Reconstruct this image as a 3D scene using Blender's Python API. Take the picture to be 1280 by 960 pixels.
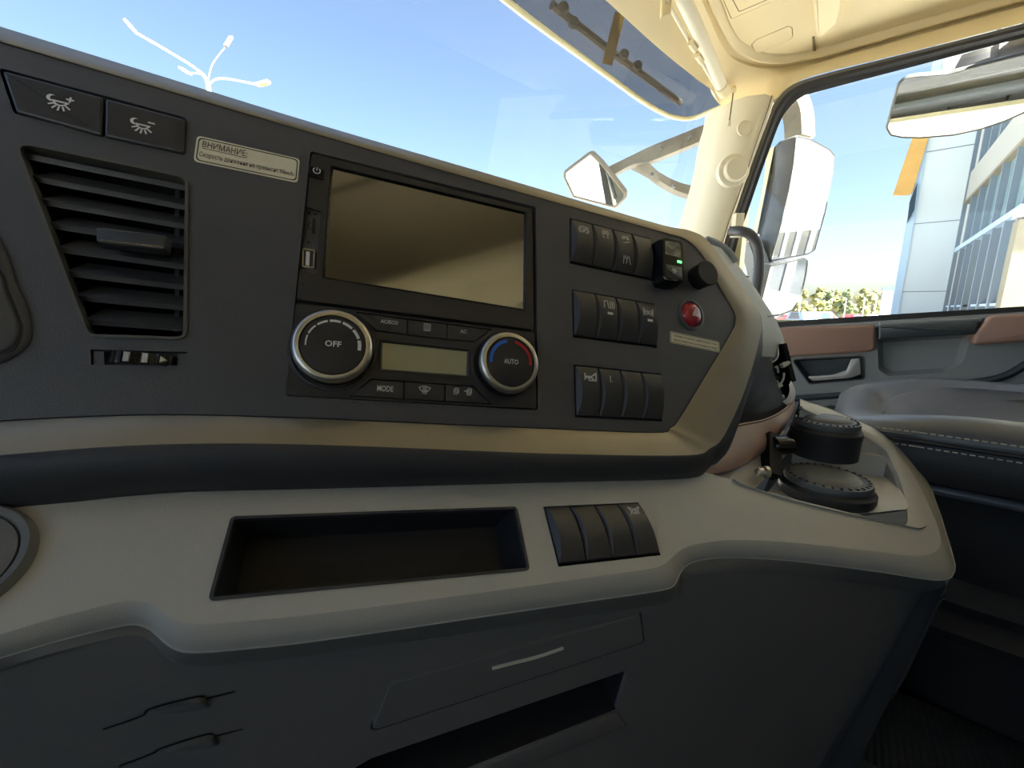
import bpy, bmesh, math, random
from mathutils import Vector, Matrix
random.seed(7)
for o in list(bpy.data.objects): bpy.data.objects.remove(o)
SC = bpy.context.scene
COL = SC.collection
# ------------------------------------------------------------------ camera
# truck axes: X to the passenger side, Y to the front, Z up; ground z = 0
F = 515.0
HC = 2.35
C0 = Vector((0, 0, HC))
YAW, PITCH, ROLL = math.radians(50), math.radians(10.5), math.radians(.3)
_f0 = Vector((math.sin(YAW), math.cos(YAW), 0)); _r0 = Vector((math.cos(YAW), -math.sin(YAW), 0)); _z = Vector((0, 0, 1))
CF = _f0*math.cos(PITCH) - _z*math.sin(PITCH)
_u0 = _f0*math.sin(PITCH) + _z*math.cos(PITCH)
CR = _r0*math.cos(ROLL) + _u0*math.sin(ROLL)
CU = _u0*math.cos(ROLL) - _r0*math.sin(ROLL)
cam = bpy.data.cameras.new('camera'); co = bpy.data.objects.new('camera', cam); COL.objects.link(co)
cam.sensor_width = 36; cam.lens = F/1280*36; cam.clip_start = .005; cam.clip_end = 2000
co.matrix_world = Matrix(((CR.x, CU.x, -CF.x, C0.x), (CR.y, CU.y, -CF.y, C0.y), (CR.z, CU.z, -CF.z, C0.z), (0, 0, 0, 1)))
SC.camera = co
# ------------------------------------------------------------------ sky, sun, exposure
SUN_EL, SUN_AZ = math.radians(48), math.radians(188)     # azimuth clockwise from +Y
w = bpy.data.worlds.new('sky'); SC.world = w; w.use_nodes = True
nt = w.node_tree; nt.nodes.clear()
sky = nt.nodes.new('ShaderNodeTexSky'); sky.sky_type = 'NISHITA'; sky.sun_disc = False
sky.sun_elevation = SUN_EL; sky.sun_rotation = SUN_AZ
sky.altitude = 100; sky.air_density = 1.0; sky.dust_density = 2.2; sky.ozone_density = .8
bg = nt.nodes.new('ShaderNodeBackground'); bg.inputs['Strength'].default_value = .046
wo = nt.nodes.new('ShaderNodeOutputWorld')
nt.links.new(sky.outputs[0], bg.inputs[0]); nt.links.new(bg.outputs[0], wo.inputs[0])
sl = bpy.data.lights.new('sun_offscreen', 'SUN'); sl.energy = 9.5; sl.angle = math.radians(.6); sl.color = (1, .965, .91)
so = bpy.data.objects.new('sun_offscreen', sl); COL.objects.link(so)
sd = Vector((math.sin(SUN_AZ)*math.cos(SUN_EL), math.cos(SUN_AZ)*math.cos(SUN_EL), math.sin(SUN_EL)))
so.rotation_euler = sd.to_track_quat('Z', 'Y').to_euler(); so.location = (0, 0, 30)
vs = SC.view_settings
vs.view_transform = 'Standard'; vs.look = 'None'; vs.gamma = 1; vs.use_curve_mapping = False
vs.exposure = 2.95
# ------------------------------------------------------------------ geometry helpers
def ray(u, v): return CR*((u-640)/F) + CU*((480-v)/F) + CF
def at(u, v, d): return C0 + ray(u, v)*d
def hitZ(u, v, z): r = ray(u, v); return C0 + r*(z/r.z)            # z relative to the lens height
def hitX(u, v, x): r = ray(u, v); return C0 + r*(x/r.x)
def hitY(u, v, y): r = ray(u, v); return C0 + r*(y/r.y)
def camdir(x, y, z): return CR*x + CU*y + CF*z
class Plane:
    def __init__(s, o, x, y):
        s.o = Vector(o); s.x = Vector(x).normalized(); y = Vector(y); s.y = (y - s.x*y.dot(s.x)).normalized(); s.n = s.x.cross(s.y)
    def hit(s, u, v, off=0):
        r = ray(u, v); t = (s.o + s.n*off - C0).dot(s.n)/r.dot(s.n); return C0 + r*t
    def loc(s, u, v, off=0):
        p = s.hit(u, v, off) - s.o; return (p.dot(s.x), p.dot(s.y))
    def locs(s, pts, off=0): return [s.loc(u, v, off) for u, v in pts]
    def P(s, x, y, z=0): return s.o + s.x*x + s.y*y + s.n*z
    def shift(s, x, y, z=0): return Plane(s.P(x, y, z), s.x, s.y)
    def rot(s, ang):
        c, q = math.cos(ang), math.sin(ang); return Plane(s.o, s.x*c + s.y*q, s.y*c - s.x*q)
class G:
    def __init__(s): s.v = []; s.f = []
    def add(s, v, f):
        k = len(s.v); s.v += [Vector(p) for p in v]; s.f += [tuple(i+k for i in q) for q in f]; return s
    def __add__(s, o): g = G(); g.add(s.v, s.f); g.add(o.v, o.f); return g
ORG = {}
def mk(name, g, mat, parent=None, smooth=32, **props):
    vs_ = g.v
    lo = Vector([min(p[i] for p in vs_) for i in range(3)]); hi = Vector([max(p[i] for p in vs_) for i in range(3)])
    org = Vector(((lo.x+hi.x)/2, (lo.y+hi.y)/2, lo.z if parent is None else (lo.z+hi.z)/2))
    me = bpy.data.meshes.new(name); me.from_pydata([p-org for p in vs_], [], g.f); me.validate(); me.update()
    bm = bmesh.new(); bm.from_mesh(me); bmesh.ops.remove_doubles(bm, verts=bm.verts, dist=1e-6)
    bmesh.ops.recalc_face_normals(bm, faces=bm.faces); bm.to_mesh(me); bm.free()
    me.materials.append(M[mat])
    if smooth:
        for p in me.polygons: p.use_smooth = True
        me.set_sharp_from_angle(angle=math.radians(smooth))
    o = bpy.data.objects.new(name, me); COL.objects.link(o)
    base = Vector((0, 0, 0))
    if parent is not None: o.parent = parent; base = ORG[parent.name]
    o.location = org - base; ORG[o.name] = org
    for k, q in props.items(): o[k] = q
    return o
def thing(name, label, category, loc, group=None):
    o = bpy.data.objects.new(name, None); COL.objects.link(o); o.empty_display_size = .05
    o.location = loc; ORG[o.name] = Vector(loc); o['label'] = label; o['category'] = category
    if group: o['group'] = group
    return o
def room(name, loc):
    o = bpy.data.objects.new(name, None); COL.objects.link(o); o.location = loc; ORG[o.name] = Vector(loc); o['kind'] = 'structure'; return o
def area2(p): return sum(p[i][0]*p[(i+1) % len(p)][1]-p[(i+1) % len(p)][0]*p[i][1] for i in range(len(p)))
def rnd(pts, r, n=5):
    out = []; N = len(pts)
    for i in range(N):
        ri = r[i] if isinstance(r, (list, tuple)) else r
        p = Vector(pts[i]); a = Vector(pts[i-1])-p; b = Vector(pts[(i+1) % N])-p
        la, lb = a.length, b.length
        if ri <= 0 or la < 1e-9 or lb < 1e-9: out.append(tuple(p)); continue
        a /= la; b /= lb; ang = a.angle(b, math.pi)
        if ang > math.pi-.05: out.append(tuple(p)); continue
        t = min(ri/math.tan(ang/2), la*.48, lb*.48)
        p0, p1 = p+a*t, p+b*t
        for k in range(n+1):
            q = k/n; out.append(tuple(p0*(1-q)**2 + p*2*q*(1-q) + p1*q*q))
    return out
def inset(p, d):
    s = 1 if area2(p) > 0 else -1; N = len(p); out = []
    for i in range(N):
        a = Vector(p[i-1]); b = Vector(p[i]); c = Vector(p[(i+1) % N])
        e0 = b-a; e1 = c-b
        if e0.length < 1e-9: e0 = e1
        if e1.length < 1e-9: e1 = e0
        n0 = Vector((-e0.y, e0.x)).normalized()*s; n1 = Vector((-e1.y, e1.x)).normalized()*s
        m = n0+n1
        m = m/max(m.length_squared, .3)*2
        q = b + m*d*1.0 if m.length < 3 else b+m.normalized()*d
        out.append(tuple(q))
    return out
def rings(pl, rr, cap0=True, cap1=True):
    """rr: list of (poly, z) with equal counts"""
    g = G(); n = len(rr[0][0]); v = []; f = []
    for poly, z in rr: v += [pl.P(x, y, z) for x, y in poly]
    for k in range(len(rr)-1):
        for i in range(n):
            j = (i+1) % n; f.append((k*n+i, k*n+j, (k+1)*n+j, (k+1)*n+i))
    if cap0: f.append(tuple(reversed(range(n))))
    if cap1: f.append(tuple(range((len(rr)-1)*n, len(rr)*n)))
    return g.add(v, f)
def prism(pl, poly, z0, z1, bev=0):
    if bev <= 0: return rings(pl, [(poly, z0), (poly, z1)])
    i1 = inset(poly, bev*.3); i2 = inset(poly, bev)
    return rings(pl, [(poly, z0), (poly, z1-bev), (i1, z1-bev*.3), (i2, z1)])
def frame(pl, outer, inner, z0, z1):
    """ring between two polygons of equal count"""
    n = len(outer); v = []; f = []
    for poly, z in ((outer, z0), (outer, z1), (inner, z1), (inner, z0)): v += [pl.P(x, y, z) for x, y in poly]
    for k in range(4):
        for i in range(n):
            j = (i+1) % n; a = k*n; b = ((k+1) % 4)*n; f.append((a+i, a+j, b+j, b+i))
    return G().add(v, f)
def basin(pl, poly, z0, z1, floor=None):
    """open recess: walls from z0 down to z1 plus floor"""
    fl = floor or poly; n = len(poly)
    v = [pl.P(x, y, z0) for x, y in poly] + [pl.P(x, y, z1) for x, y in fl]
    f = [(i, (i+1) % n, n+(i+1) % n, n+i) for i in range(n)] + [tuple(range(n, 2*n))]
    return G().add(v, f)
from mathutils.geometry import delaunay_2d_cdt
def plate(pl, outer, holes, z0, z1, bev=0):
    """flat plate with holes: constrained triangulation, both faces and all rims"""
    loops = [list(outer)]+[list(h) for h in holes]
    v2 = []; ed = []; own = []
    for lp in loops:
        k = len(v2); n = len(lp); v2 += [Vector(p) for p in lp]; ed += [(k+i, k+(i+1) % n) for i in range(n)]
    vv, ee, ff, _, _, _ = delaunay_2d_cdt(v2, ed, [], 0, 1e-7)
    def inside(p, lp):
        c = False; n = len(lp)
        for i in range(n):
            x0, y0 = lp[i][0], lp[i][1]; x1, y1 = lp[i-1][0], lp[i-1][1]
            if (y0 > p.y) != (y1 > p.y) and p.x < (x1-x0)*(p.y-y0)/(y1-y0)+x0: c = not c
        return c
    tris = []
    for f in ff:
        c = sum((vv[i] for i in f), Vector((0, 0)))/len(f)
        if inside(c, loops[0]) and not any(inside(c, h) for h in loops[1:]): tris.append(tuple(f))
    g = G(); N = len(vv)
    cnt = {}
    for t in tris:
        for i in range(len(t)):
            e = (t[i], t[(i+1) % len(t)]); cnt[e] = cnt.get(e, 0)+1
    rim = [e for e in cnt if (e[1], e[0]) not in cnt]
    g.add([pl.P(p.x, p.y, z1) for p in vv]+[pl.P(p.x, p.y, z0) for p in vv], tris+[tuple(i+N for i in reversed(t)) for t in tris]+[(a, a+N, b+N, b) for a, b in rim])
    return g
def cr(pts, n=6, closed=False):
    """Catmull-Rom through points"""
    P = [Vector(p) for p in pts]; out = []; N = len(P)
    if N < 3 and not closed: 
        return [P[0].lerp(P[-1], k/n) for k in range(n+1)]
    for i in range(N if closed else N-1):
        if closed: a, b, c, d = P[i-1], P[i], P[(i+1) % N], P[(i+2) % N]
        else: a, b, c, d = P[max(i-1, 0)], P[i], P[i+1], P[min(i+2, N-1)]
        for k in range(n):
            t = k/n
            out.append(.5*((2*b)+(c-a)*t+(2*a-5*b+4*c-d)*t*t+(3*b-a-3*c+d)*t**3))
    if not closed: out.append(P[-1])
    return out
def loft(loops, closed=False, capends=False):
    n = len(loops[0]); v = []; f = []
    for l in loops: v += list(l)
    for k in range(len(loops)-1):
        for i in range(n if closed else n-1):
            j = (i+1) % n; f.append((k*n+i, k*n+j, (k+1)*n+j, (k+1)*n+i))
    if capends: f.append(tuple(range(n))); f.append(tuple(range((len(loops)-1)*n, len(loops)*n)))
    return G().add(v, f)
def thicken(g, d):
    """double an open sheet along -vertex normals"""
    bm = bmesh.new(); me = bpy.data.meshes.new('t'); me.from_pydata([tuple(p) for p in g.v], [], g.f); bm.from_mesh(me)
    bmesh.ops.remove_doubles(bm, verts=bm.verts, dist=1e-6)
    bmesh.ops.recalc_face_normals(bm, faces=bm.faces)
    bmesh.ops.solidify(bm, geom=bm.faces[:], thickness=d)
    bm.verts.index_update()
    o = G().add([p.co.copy() for p in bm.verts], [tuple(q.index for q in f.verts) for f in bm.faces]); bm.free(); bpy.data.meshes.remove(me); return o
def tube(pts, r, n=10, smooth=0, flat=None, cap=True):
    P = cr(pts, smooth) if smooth else [Vector(p) for p in pts]
    N = len(P); L = []; t0 = (P[1]-P[0]).normalized()
    up = Vector((0, 0, 1)) if abs(t0.z) < .9 else Vector((1, 0, 0))
    if flat is not None: up = Vector(flat[0])
    a = (up - t0*up.dot(t0)).normalized()
    for i in range(N):
        t = (P[min(i+1, N-1)]-P[max(i-1, 0)]).normalized()
        a = (a - t*a.dot(t)).normalized(); b = t.cross(a)
        ri = r[min(int(i*len(r)/N), len(r)-1)] if isinstance(r, (list, tuple)) else r
        ra, rb = (ri, ri) if flat is None else (flat[1], flat[2])
        L.append([P[i]+a*ra*math.cos(2*math.pi*k/n)+b*rb*math.sin(2*math.pi*k/n) for k in range(n)])
    return loft(L, True, cap)
def bar(pts, up, wa, wb, smooth=0):
    """rectangular section sweep: wa half-size along up, wb half-size across"""
    P = cr(pts, smooth) if smooth else [Vector(p) for p in pts]
    N = len(P); L = []; a = Vector(up)
    for i in range(N):
        t = (P[min(i+1, N-1)]-P[max(i-1, 0)]).normalized()
        a = (a - t*a.dot(t)).normalized(); b = t.cross(a)
        L.append([P[i]+a*wa*x+b*wb*y for x, y in ((1, 1), (-1, 1), (-1, -1), (1, -1))])
    return loft(L, True, True)
def lathe(pl, prof, n=40, cap=True):
    """profile [(r,z)] around the plane normal"""
    L = [[pl.P(r*math.cos(2*math.pi*k/n), r*math.sin(2*math.pi*k/n), z) for k in range(n)] for r, z in prof]
    return loft(L, True, cap)
def circ(cx, cy, r, n=32, a0=0, a1=2*math.pi, ry=None):
    ry = ry or r
    return [(cx+r*math.cos(a0+(a1-a0)*k/n), cy+ry*math.sin(a0+(a1-a0)*k/n)) for k in range(n if abs(a1-a0-2*math.pi) < 1e-6 else n+1)]
def ribbon(pl, pts, wd, z, closed=False):
    pts = [Vector(p) for p in pts]; N = len(pts); v = []; f = []
    for i in range(N):
        if closed: t = pts[(i+1) % N]-pts[i-1]
        else: t = pts[min(i+1, N-1)]-pts[max(i-1, 0)]
        t = t.normalized() if t.length > 0 else Vector((1, 0)); n = Vector((-t.y, t.x))*wd/2
        v += [pl.P(*(pts[i]+n), z), pl.P(*(pts[i]-n), z)]
    for i in range(N if closed else N-1):
        j = (i+1) % N; f.append((2*i, 2*i+1, 2*j+1, 2*j))
    return G().add(v, f)
def icon(pl, cx, cy, sc, strokes, wd=.09, z=.0003, fills=()):
    g = G()
    for st in strokes:
        cl = st[0] == 'c'; p = st[1:] if cl else st
        q = [(cx+x*sc, cy+y*sc) for x, y in p]
        if len(q) > 8: g = g + ribbon(pl, q, wd*sc, z, cl); continue
        for a, b in zip(q, q[1:]+([q[0]] if cl else [])):
            t = (Vector(b)-Vector(a)).normalized()*wd*sc*.3
            g = g + ribbon(pl, [Vector(a)-t, Vector(b)+t], wd*sc, z)
    for fl in fills:
        g.add([pl.P(cx+x*sc, cy+y*sc, z) for x, y in fl], [tuple(range(len(fl)))])
    return g
def text(pl, s, x, y, width, z=.0003, height=None, bold=0, align='CENTER'):
    cu = bpy.data.curves.new('t', 'FONT'); cu.body = s; cu.size = 1; cu.offset = bold; cu.resolution_u = 2
    o = bpy.data.objects.new('t', cu); COL.objects.link(o)
    dg = bpy.context.evaluated_depsgraph_get(); me = bpy.data.meshes.new_from_object(o.evaluated_get(dg))
    vs_ = [p.co.copy() for p in me.vertices]
    x0 = min(p.x for p in vs_); x1 = max(p.x for p in vs_); y0 = min(p.y for p in vs_); y1 = max(p.y for p in vs_)
    k = width/(x1-x0); ky = k if height is None else height/(y1-y0)
    ox = {'CENTER': -.5, 'LEFT': 0}[align]*(x1-x0)
    g = G().add([pl.P(x+(p.x-x0+ox)*k, y+(p.y-(y0+y1)/2)*ky, z) for p in vs_], [tuple(q.vertices) for q in me.polygons])
    bpy.data.objects.remove(o); bpy.data.meshes.remove(me); bpy.data.curves.remove(cu)
    return g
def bil(q, a, b):
    """q = TL, TR, BR, BL ; a across, b down"""
    T = Vector(q[0]).lerp(Vector(q[1]), a); B = Vector(q[3]).lerp(Vector(q[2]), a); return tuple(T.lerp(B, b))
def boxg(lo, hi):
    x0, y0, z0 = lo; x1, y1, z1 = hi
    return G().add([(x0,y0,z0),(x1,y0,z0),(x1,y1,z0),(x0,y1,z0),(x0,y0,z1),(x1,y0,z1),(x1,y1,z1),(x0,y1,z1)], [(0,3,2,1),(4,5,6,7),(0,1,5,4),(1,2,6,5),(2,3,7,6),(3,0,4,7)])
# ------------------------------------------------------------------ materials
M = {}
def lin(c): return tuple((x/255/12.92 if x/255 <= .04045 else ((x/255+.055)/1.055)**2.4) for x in c)
def mat(name, rgb, rough=.5, metal=0, grain=0, gscale=900, var=0, vscale=12, spec=.5, ior=None, coat=0, emis=None, alpha=None, rgb2=None):
    m = bpy.data.materials.new(name); m.use_nodes = True; n = m.node_tree.nodes; l = m.node_tree.links
    b = n['Principled BSDF']; c = lin(rgb)
    b.inputs['Base Color'].default_value = (*c, 1); b.inputs['Roughness'].default_value = rough; b.inputs['Metallic'].default_value = metal
    b.inputs['Specular IOR Level'].default_value = spec
    if ior: b.inputs['IOR'].default_value = ior
    if coat: b.inputs['Coat Weight'].default_value = coat; b.inputs['Coat Roughness'].default_value = .08
    if emis: b.inputs['Emission Color'].default_value = (*lin(emis[0]), 1); b.inputs['Emission Strength'].default_value = emis[1]
    tc = n.new('ShaderNodeTexCoord')
    if grain:
        t = n.new('ShaderNodeTexNoise'); t.inputs['Scale'].default_value = gscale; t.inputs['Detail'].default_value = 2
        bp = n.new('ShaderNodeBump'); bp.inputs['Strength'].default_value = grain; bp.inputs['Distance'].default_value = .0006
        l.new(tc.outputs['Object'], t.inputs['Vector']); l.new(t.outputs['Fac'], bp.inputs['Height']); l.new(bp.outputs[0], b.inputs['Normal'])
    if var or rgb2:
        t = n.new('ShaderNodeTexNoise'); t.inputs['Scale'].default_value = vscale; t.inputs['Detail'].default_value = 4
        l.new(tc.outputs['Object'], t.inputs['Vector'])
        mx = n.new('ShaderNodeMix'); mx.data_type = 'RGBA'
        c2 = lin(rgb2) if rgb2 else tuple(x*(1-var) for x in c)
        mx.inputs[6].default_value = (*c, 1); mx.inputs[7].default_value = (*c2, 1)
        rp = n.new('ShaderNodeValToRGB'); rp.color_ramp.elements[0].position = .35; rp.color_ramp.elements[1].position = .65
        l.new(t.outputs['Fac'], rp.inputs[0]); l.new(rp.outputs[0], mx.inputs[0]); l.new(mx.outputs[2], b.inputs['Base Color'])
    M[name] = m; return m
def glass(name, tint, refl=1.0):
    m = bpy.data.materials.new(name); m.use_nodes = True; n = m.node_tree.nodes; l = m.node_tree.links; n.clear()
    tr = n.new('ShaderNodeBsdfTransparent'); tr.inputs[0].default_value = (*tint, 1)
    gl = n.new('ShaderNodeBsdfGlossy'); gl.inputs['Roughness'].default_value = .01; gl.inputs[0].default_value = (1, 1, 1, 1)
    lw = n.new('ShaderNodeLayerWeight'); lw.inputs[0].default_value = .5
    pw = n.new('ShaderNodeMath'); pw.operation = 'POWER'; pw.inputs[1].default_value = 5.0; l.new(lw.outputs['Facing'], pw.inputs[0])
    fr = n.new('ShaderNodeMath'); fr.operation = 'MULTIPLY_ADD'; fr.inputs[1].default_value = .9*refl; fr.inputs[2].default_value = .05*refl; l.new(pw.outputs[0], fr.inputs[0])
    mx = n.new('ShaderNodeMixShader'); o = n.new('ShaderNodeOutputMaterial')
    l.new(fr.outputs[0], mx.inputs[0]); l.new(tr.outputs[0], mx.inputs[1]); l.new(gl.outputs[0], mx.inputs[2]); l.new(mx.outputs[0], o.inputs[0])
    M[name] = m
mat('panel', (82, 82, 85), .42, grain=.35, gscale=1400, var=.12, vscale=9)
mat('panel_edge', (22, 22, 24), .5)
mat('silver_trim', (158, 149, 131), .4, metal=.55, grain=.12, gscale=1500, var=.1, vscale=14)
mat('rim_grey', (120, 118, 108), .5, grain=.2, gscale=1500)
mat('body_dark', (52, 54, 58), .5, grain=.25, gscale=1300)
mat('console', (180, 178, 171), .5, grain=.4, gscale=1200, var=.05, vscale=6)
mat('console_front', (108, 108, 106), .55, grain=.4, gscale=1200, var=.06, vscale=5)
mat('tray', (34, 35, 38), .5, grain=.3, gscale=1200)
mat('strip_light', (230, 226, 208), .4)
mat('switch', (56, 56, 57), .34, grain=.15, gscale=1600)
mat('bezel', (50, 49, 49), .38, grain=.1, gscale=1500)
mat('faceplate', (48, 47, 48), .42, grain=.15, gscale=1500)
mat('black', (16, 16, 18), .5)
mat('gloss_black', (14, 14, 16), .18)
mat('vent', (58, 59, 61), .42, grain=.2, gscale=1500)
mat('vent_rim', (86, 84, 78), .45)
mat('duct', (9, 9, 10), .8)
mat('chrome', (215, 213, 208), .22, metal=1)
mat('satin_chrome', (205, 203, 196), .3, metal=1)
mat('white_ink', (225, 225, 222), .6)
mat('grey_ink', (185, 185, 182), .6)
mat('sticker', (226, 217, 190), .45)
mat('ink', (40, 38, 34), .6)
mat('screen', (58, 56, 50), .07, spec=1.0, ior=2.6)
mat('lcd', (172, 166, 128), .22, spec=.8)
mat('blue_ink', (40, 110, 215), .5)
mat('red_ink', (205, 40, 40), .5)
mat('hazard_red', (168, 36, 48), .28, coat=.5)
mat('led_green', (40, 230, 60), .4, emis=((60, 255, 80), 1.2))
mat('module_screen', (150, 148, 138), .12, spec=.9, var=.6, vscale=160)
mat('module_side', (20, 20, 23), .18)
mat('brown', (142, 112, 98), .55, grain=.35, gscale=900)
mat('pad_grey', (160, 163, 160), .6, grain=.9, gscale=700)
mat('ball_black', (34, 36, 38), .3)
mat('white_plastic', (210, 214, 212), .4)
mat('cup_rubber', (36, 38, 40), .5, grain=.2)
mat('cup_lid', (84, 88, 91), .5, grain=.3, gscale=1500, var=.1, vscale=60)
mat('beige', (230, 212, 166), .6, grain=.2, gscale=700)
mat('beige_light', (226, 216, 186), .6, grain=.2, gscale=700)
mat('seam', (120, 104, 70), .8)
mat('rubber', (30, 29, 28), .55)
mat('rubber_grey', (96, 92, 82), .55)
mat('door_grey', (134, 137, 138), .5, grain=.4, gscale=1000)
mat('door_dark', (52, 60, 64), .45, grain=.3, gscale=1000)
mat('handle_dark', (62, 62, 62), .45, grain=.2)
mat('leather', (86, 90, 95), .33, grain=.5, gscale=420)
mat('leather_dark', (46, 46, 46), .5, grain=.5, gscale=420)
mat('thread', (190, 186, 172), .7)
mat('mat_rubber', (66, 68, 69), .4, grain=.2)
mat('carpet', (46, 44, 42), .8, grain=.5, gscale=500)
mat('cream_paint', (214, 204, 158), .3, coat=.4)
mat('mirror', (245, 246, 244), .015, metal=1)
mat('mirror_black', (82, 83, 82), .5)
mat('handle_silver', (170, 168, 164), .34, metal=.4)
mat('bracket', (132, 124, 106), .6, metal=.2, var=.15, vscale=40)
mat('bronze', (150, 128, 74), .6)
mat('asphalt', (150, 149, 146), .9, var=.1, vscale=.4)
mat('fin', (222, 230, 228), .5, var=.04, vscale=.4)
mat('fin_edge', (190, 215, 235), .35)
mat('concrete', (150, 142, 118), .8, var=.12, vscale=1.2)
mat('spandrel', (186, 184, 172), .7)
mat('win_glass', (150, 178, 176), .12, spec=.8)
mat('win_frame', (112, 126, 138), .4)
mat('wall_white', (190, 188, 180), .7)
mat('orange', (222, 172, 92), .55, var=.1, vscale=2)
mat('tree_green', (84, 90, 46), .8, rgb2=(122, 118, 60), vscale=.6)
mat('tree_dark', (62, 76, 46), .8, rgb2=(90, 98, 54), vscale=.6)
mat('trunk', (96, 84, 66), .8)
mat('car_red', (196, 26, 34), .3, coat=.5)
mat('car_white', (235, 236, 236), .3, coat=.5)
mat('car_blue', (96, 126, 160), .3, coat=.5)
mat('car_glass', (50, 62, 72), .1)
mat('tyre', (26, 26, 26), .8)
mat('lamp_white', (200, 200, 200), .4)
mat('lamp_grey', (96, 96, 98), .5)
mat('curtain', (246, 238, 210), .85)
mat('rear_wall', (120, 112, 100), .8)
mat('port_grey', (74, 74, 78), .5)
mat('bed', (226, 212, 170), .5)
glass('windshield', (.95, .98, .98), .6)
glass('side_glass', (.95, .97, .97), .6)
glass('visor_tint', (.58, .54, .50), .5)
# ================================================================== CAB SHELL
XD = 1.35                                     # inner face of the passenger door
DP = Plane(C0 + Vector((XD, 0, 0)), (0, -1, 0), (0, 0, 1))     # local x = towards the rear, y = up, n = into the cab
def seg(px, fn, n=4): return cr([fn(u, v) for u, v in px], n)
# --- windshield: curved sheet between the roof edge and the dash top
WT = [Vector((-1.3, .36, .56)), Vector((-.8, .43, .56)), Vector((0, .475, .56)), Vector((.755, .425, .553)), Vector((1.05, .395, .55)), Vector((1.30, .352, .548))]
wt = cr([p+C0 for p in WT], 5)
wb = [p + Vector((0, .12, -.85)) for p in wt]
mk('window_1', loft([wt, [a.lerp(b, .5)+Vector((0, .012, 0)) for a, b in zip(wt, wb)], wb]), 'windshield', None, 60, kind='structure', label='curved clear windshield glass')
# --- ceiling pieces
ceil = room('ceiling', C0 + Vector((.9, 0, .62)))
rowA = [(560,-190),(660,-90),(757,0),(824,61),(871,99),(891,114),(901,131),(935,129),(967,125),(985,110),(1020,94),(1150,62),(1280,28),(1420,-8)]
def hd(u, v):
    if u < 895: return hitZ(u, v, .55)
    if u > 960: return hitX(u, v, 1.325)
    return at(u, v, 1.13)
A_ = cr([hd(u, v) for u, v in rowA], 5)
rowB = [(690,-330),(800,-170),(876,-2),(888,26),(899,50),(911,68),(925,78),(947,85),(977,86),(1005,82),(1030,77),(1150,43),(1280,7),(1420,-30)]
B_ = cr([hitZ(u, v, .602) for u, v in rowB], 5)
rowM = [(615,-255),(725,-130),(816,-1),(856,44),(886,76),(903,94),(915,108),(942,108),(972,105),(995,96),(1026,86),(1150,54),(1280,19),(1420,-18)]
Mrow = [(a+b)/2 + Vector((-.012, -.012, .008)) for a, b in zip(A_, B_)]
mk('header_trim', loft([[p+Vector((.02, .02, .03)) for p in A_], A_, Mrow, B_]), 'beige', ceil, 60)
rowC = [(700,-335),(812,-172),(884,-2),(896,24),(906,45),(917,61),(931,70),(949,77),(977,79),(1004,75),(1029,70),(1150,36),(1280,0),(1420,-38)]
C_ = cr([hitZ(u, v, .606) for u, v in rowC], 5)
gm = [(a+b)/2+Vector((0, 0, .016)) for a, b in zip(B_, C_)]
mk('channel', loft([B_, [p+Vector((0, 0, .006)) for p in B_], [p+Vector((0, 0, -.008)) for p in gm], [p+Vector((0, 0, .006)) for p in C_], C_]), 'beige', ceil, 60)
lip = [p+(Vector((.55, -.1, p.z))-p).normalized()*.012+Vector((0, 0, -.004)) for p in C_]
lip2 = [p+(Vector((.55, -.1, p.z))-p).normalized()*.028+Vector((0, 0, .012)) for p in C_]
mk('roof_bead', loft([C_, [a.lerp(b, .5)+Vector((0, 0, -.003)) for a, b in zip(C_, lip)], lip, lip2]), 'beige', ceil, 60)
# overhead locker panel
CE = Plane(C0 + Vector((.9, .1, .612)), (1, 0, 0), (0, -1, 0))       # n points down
Zq = lambda pts: [(800+x/4.923, y/4.923) for x, y in pts]
cout = [tuple(((p-CE.o).dot(CE.x), (p-CE.o).dot(CE.y))) for p in lip2]
cout = cout + [(-.40, .56), (-.40, -.16)]
lid1 = rnd(CE.locs(Zq([(505,-10),(560,118),(850,-5),(830,-120),(520,-120)])), [.002,.006,.003,.003,.003])
lid2 = rnd(CE.locs(Zq([(684,275),(715,242),(915,157),(938,170),(943,222),(926,243),(735,326),(705,326)])), .006)
cg = plate(CE, cout, [lid1, lid2], -.02, 0)
mk('roof_lining', cg, 'beige', ceil, 30)
for l_ in (lid1, lid2): mk('roof_lid', prism(CE, inset(l_, .0016), -.02, .0008, .001), 'beige', ceil, 40)
lid3 = rnd(CE.locs(Zq([(565,-10),(608,72),(785,-4),(760,-90),(580,-90)])), [.002,.005,.003,.003,.003])
mk('lid_groove', plate(CE, lid3, [inset(lid3, .0016)], .0003, .0011), 'seam', ceil, 0)
pkt = rnd(CE.locs([(1014.5,-60),(1015,0),(1019,36),(1021,47),(1031,43),(1047,28),(1054,-2),(1062,-60)], .03), .006)
pkt0 = [(x*1.0, y) for x, y in pkt]
mk('roof_pocket', rings(CE, [(pkt, -.004), (pkt, .026), (inset(pkt, .002), .031), (inset(pkt, .005), .033)]), 'beige', ceil, 30)
mk('roof_slot', prism(CE, CE.locs([(1015.5,46),(1018,45),(1020,62),(1016,62)]), -.002, .003), 'seam', ceil)
mk('rail_seam', tube([hitZ(1038, 74, .602), hitZ(1037.5, 82, .600), hitX(1037, 91, 1.324)], .0011, 6), 'seam', ceil)
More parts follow.
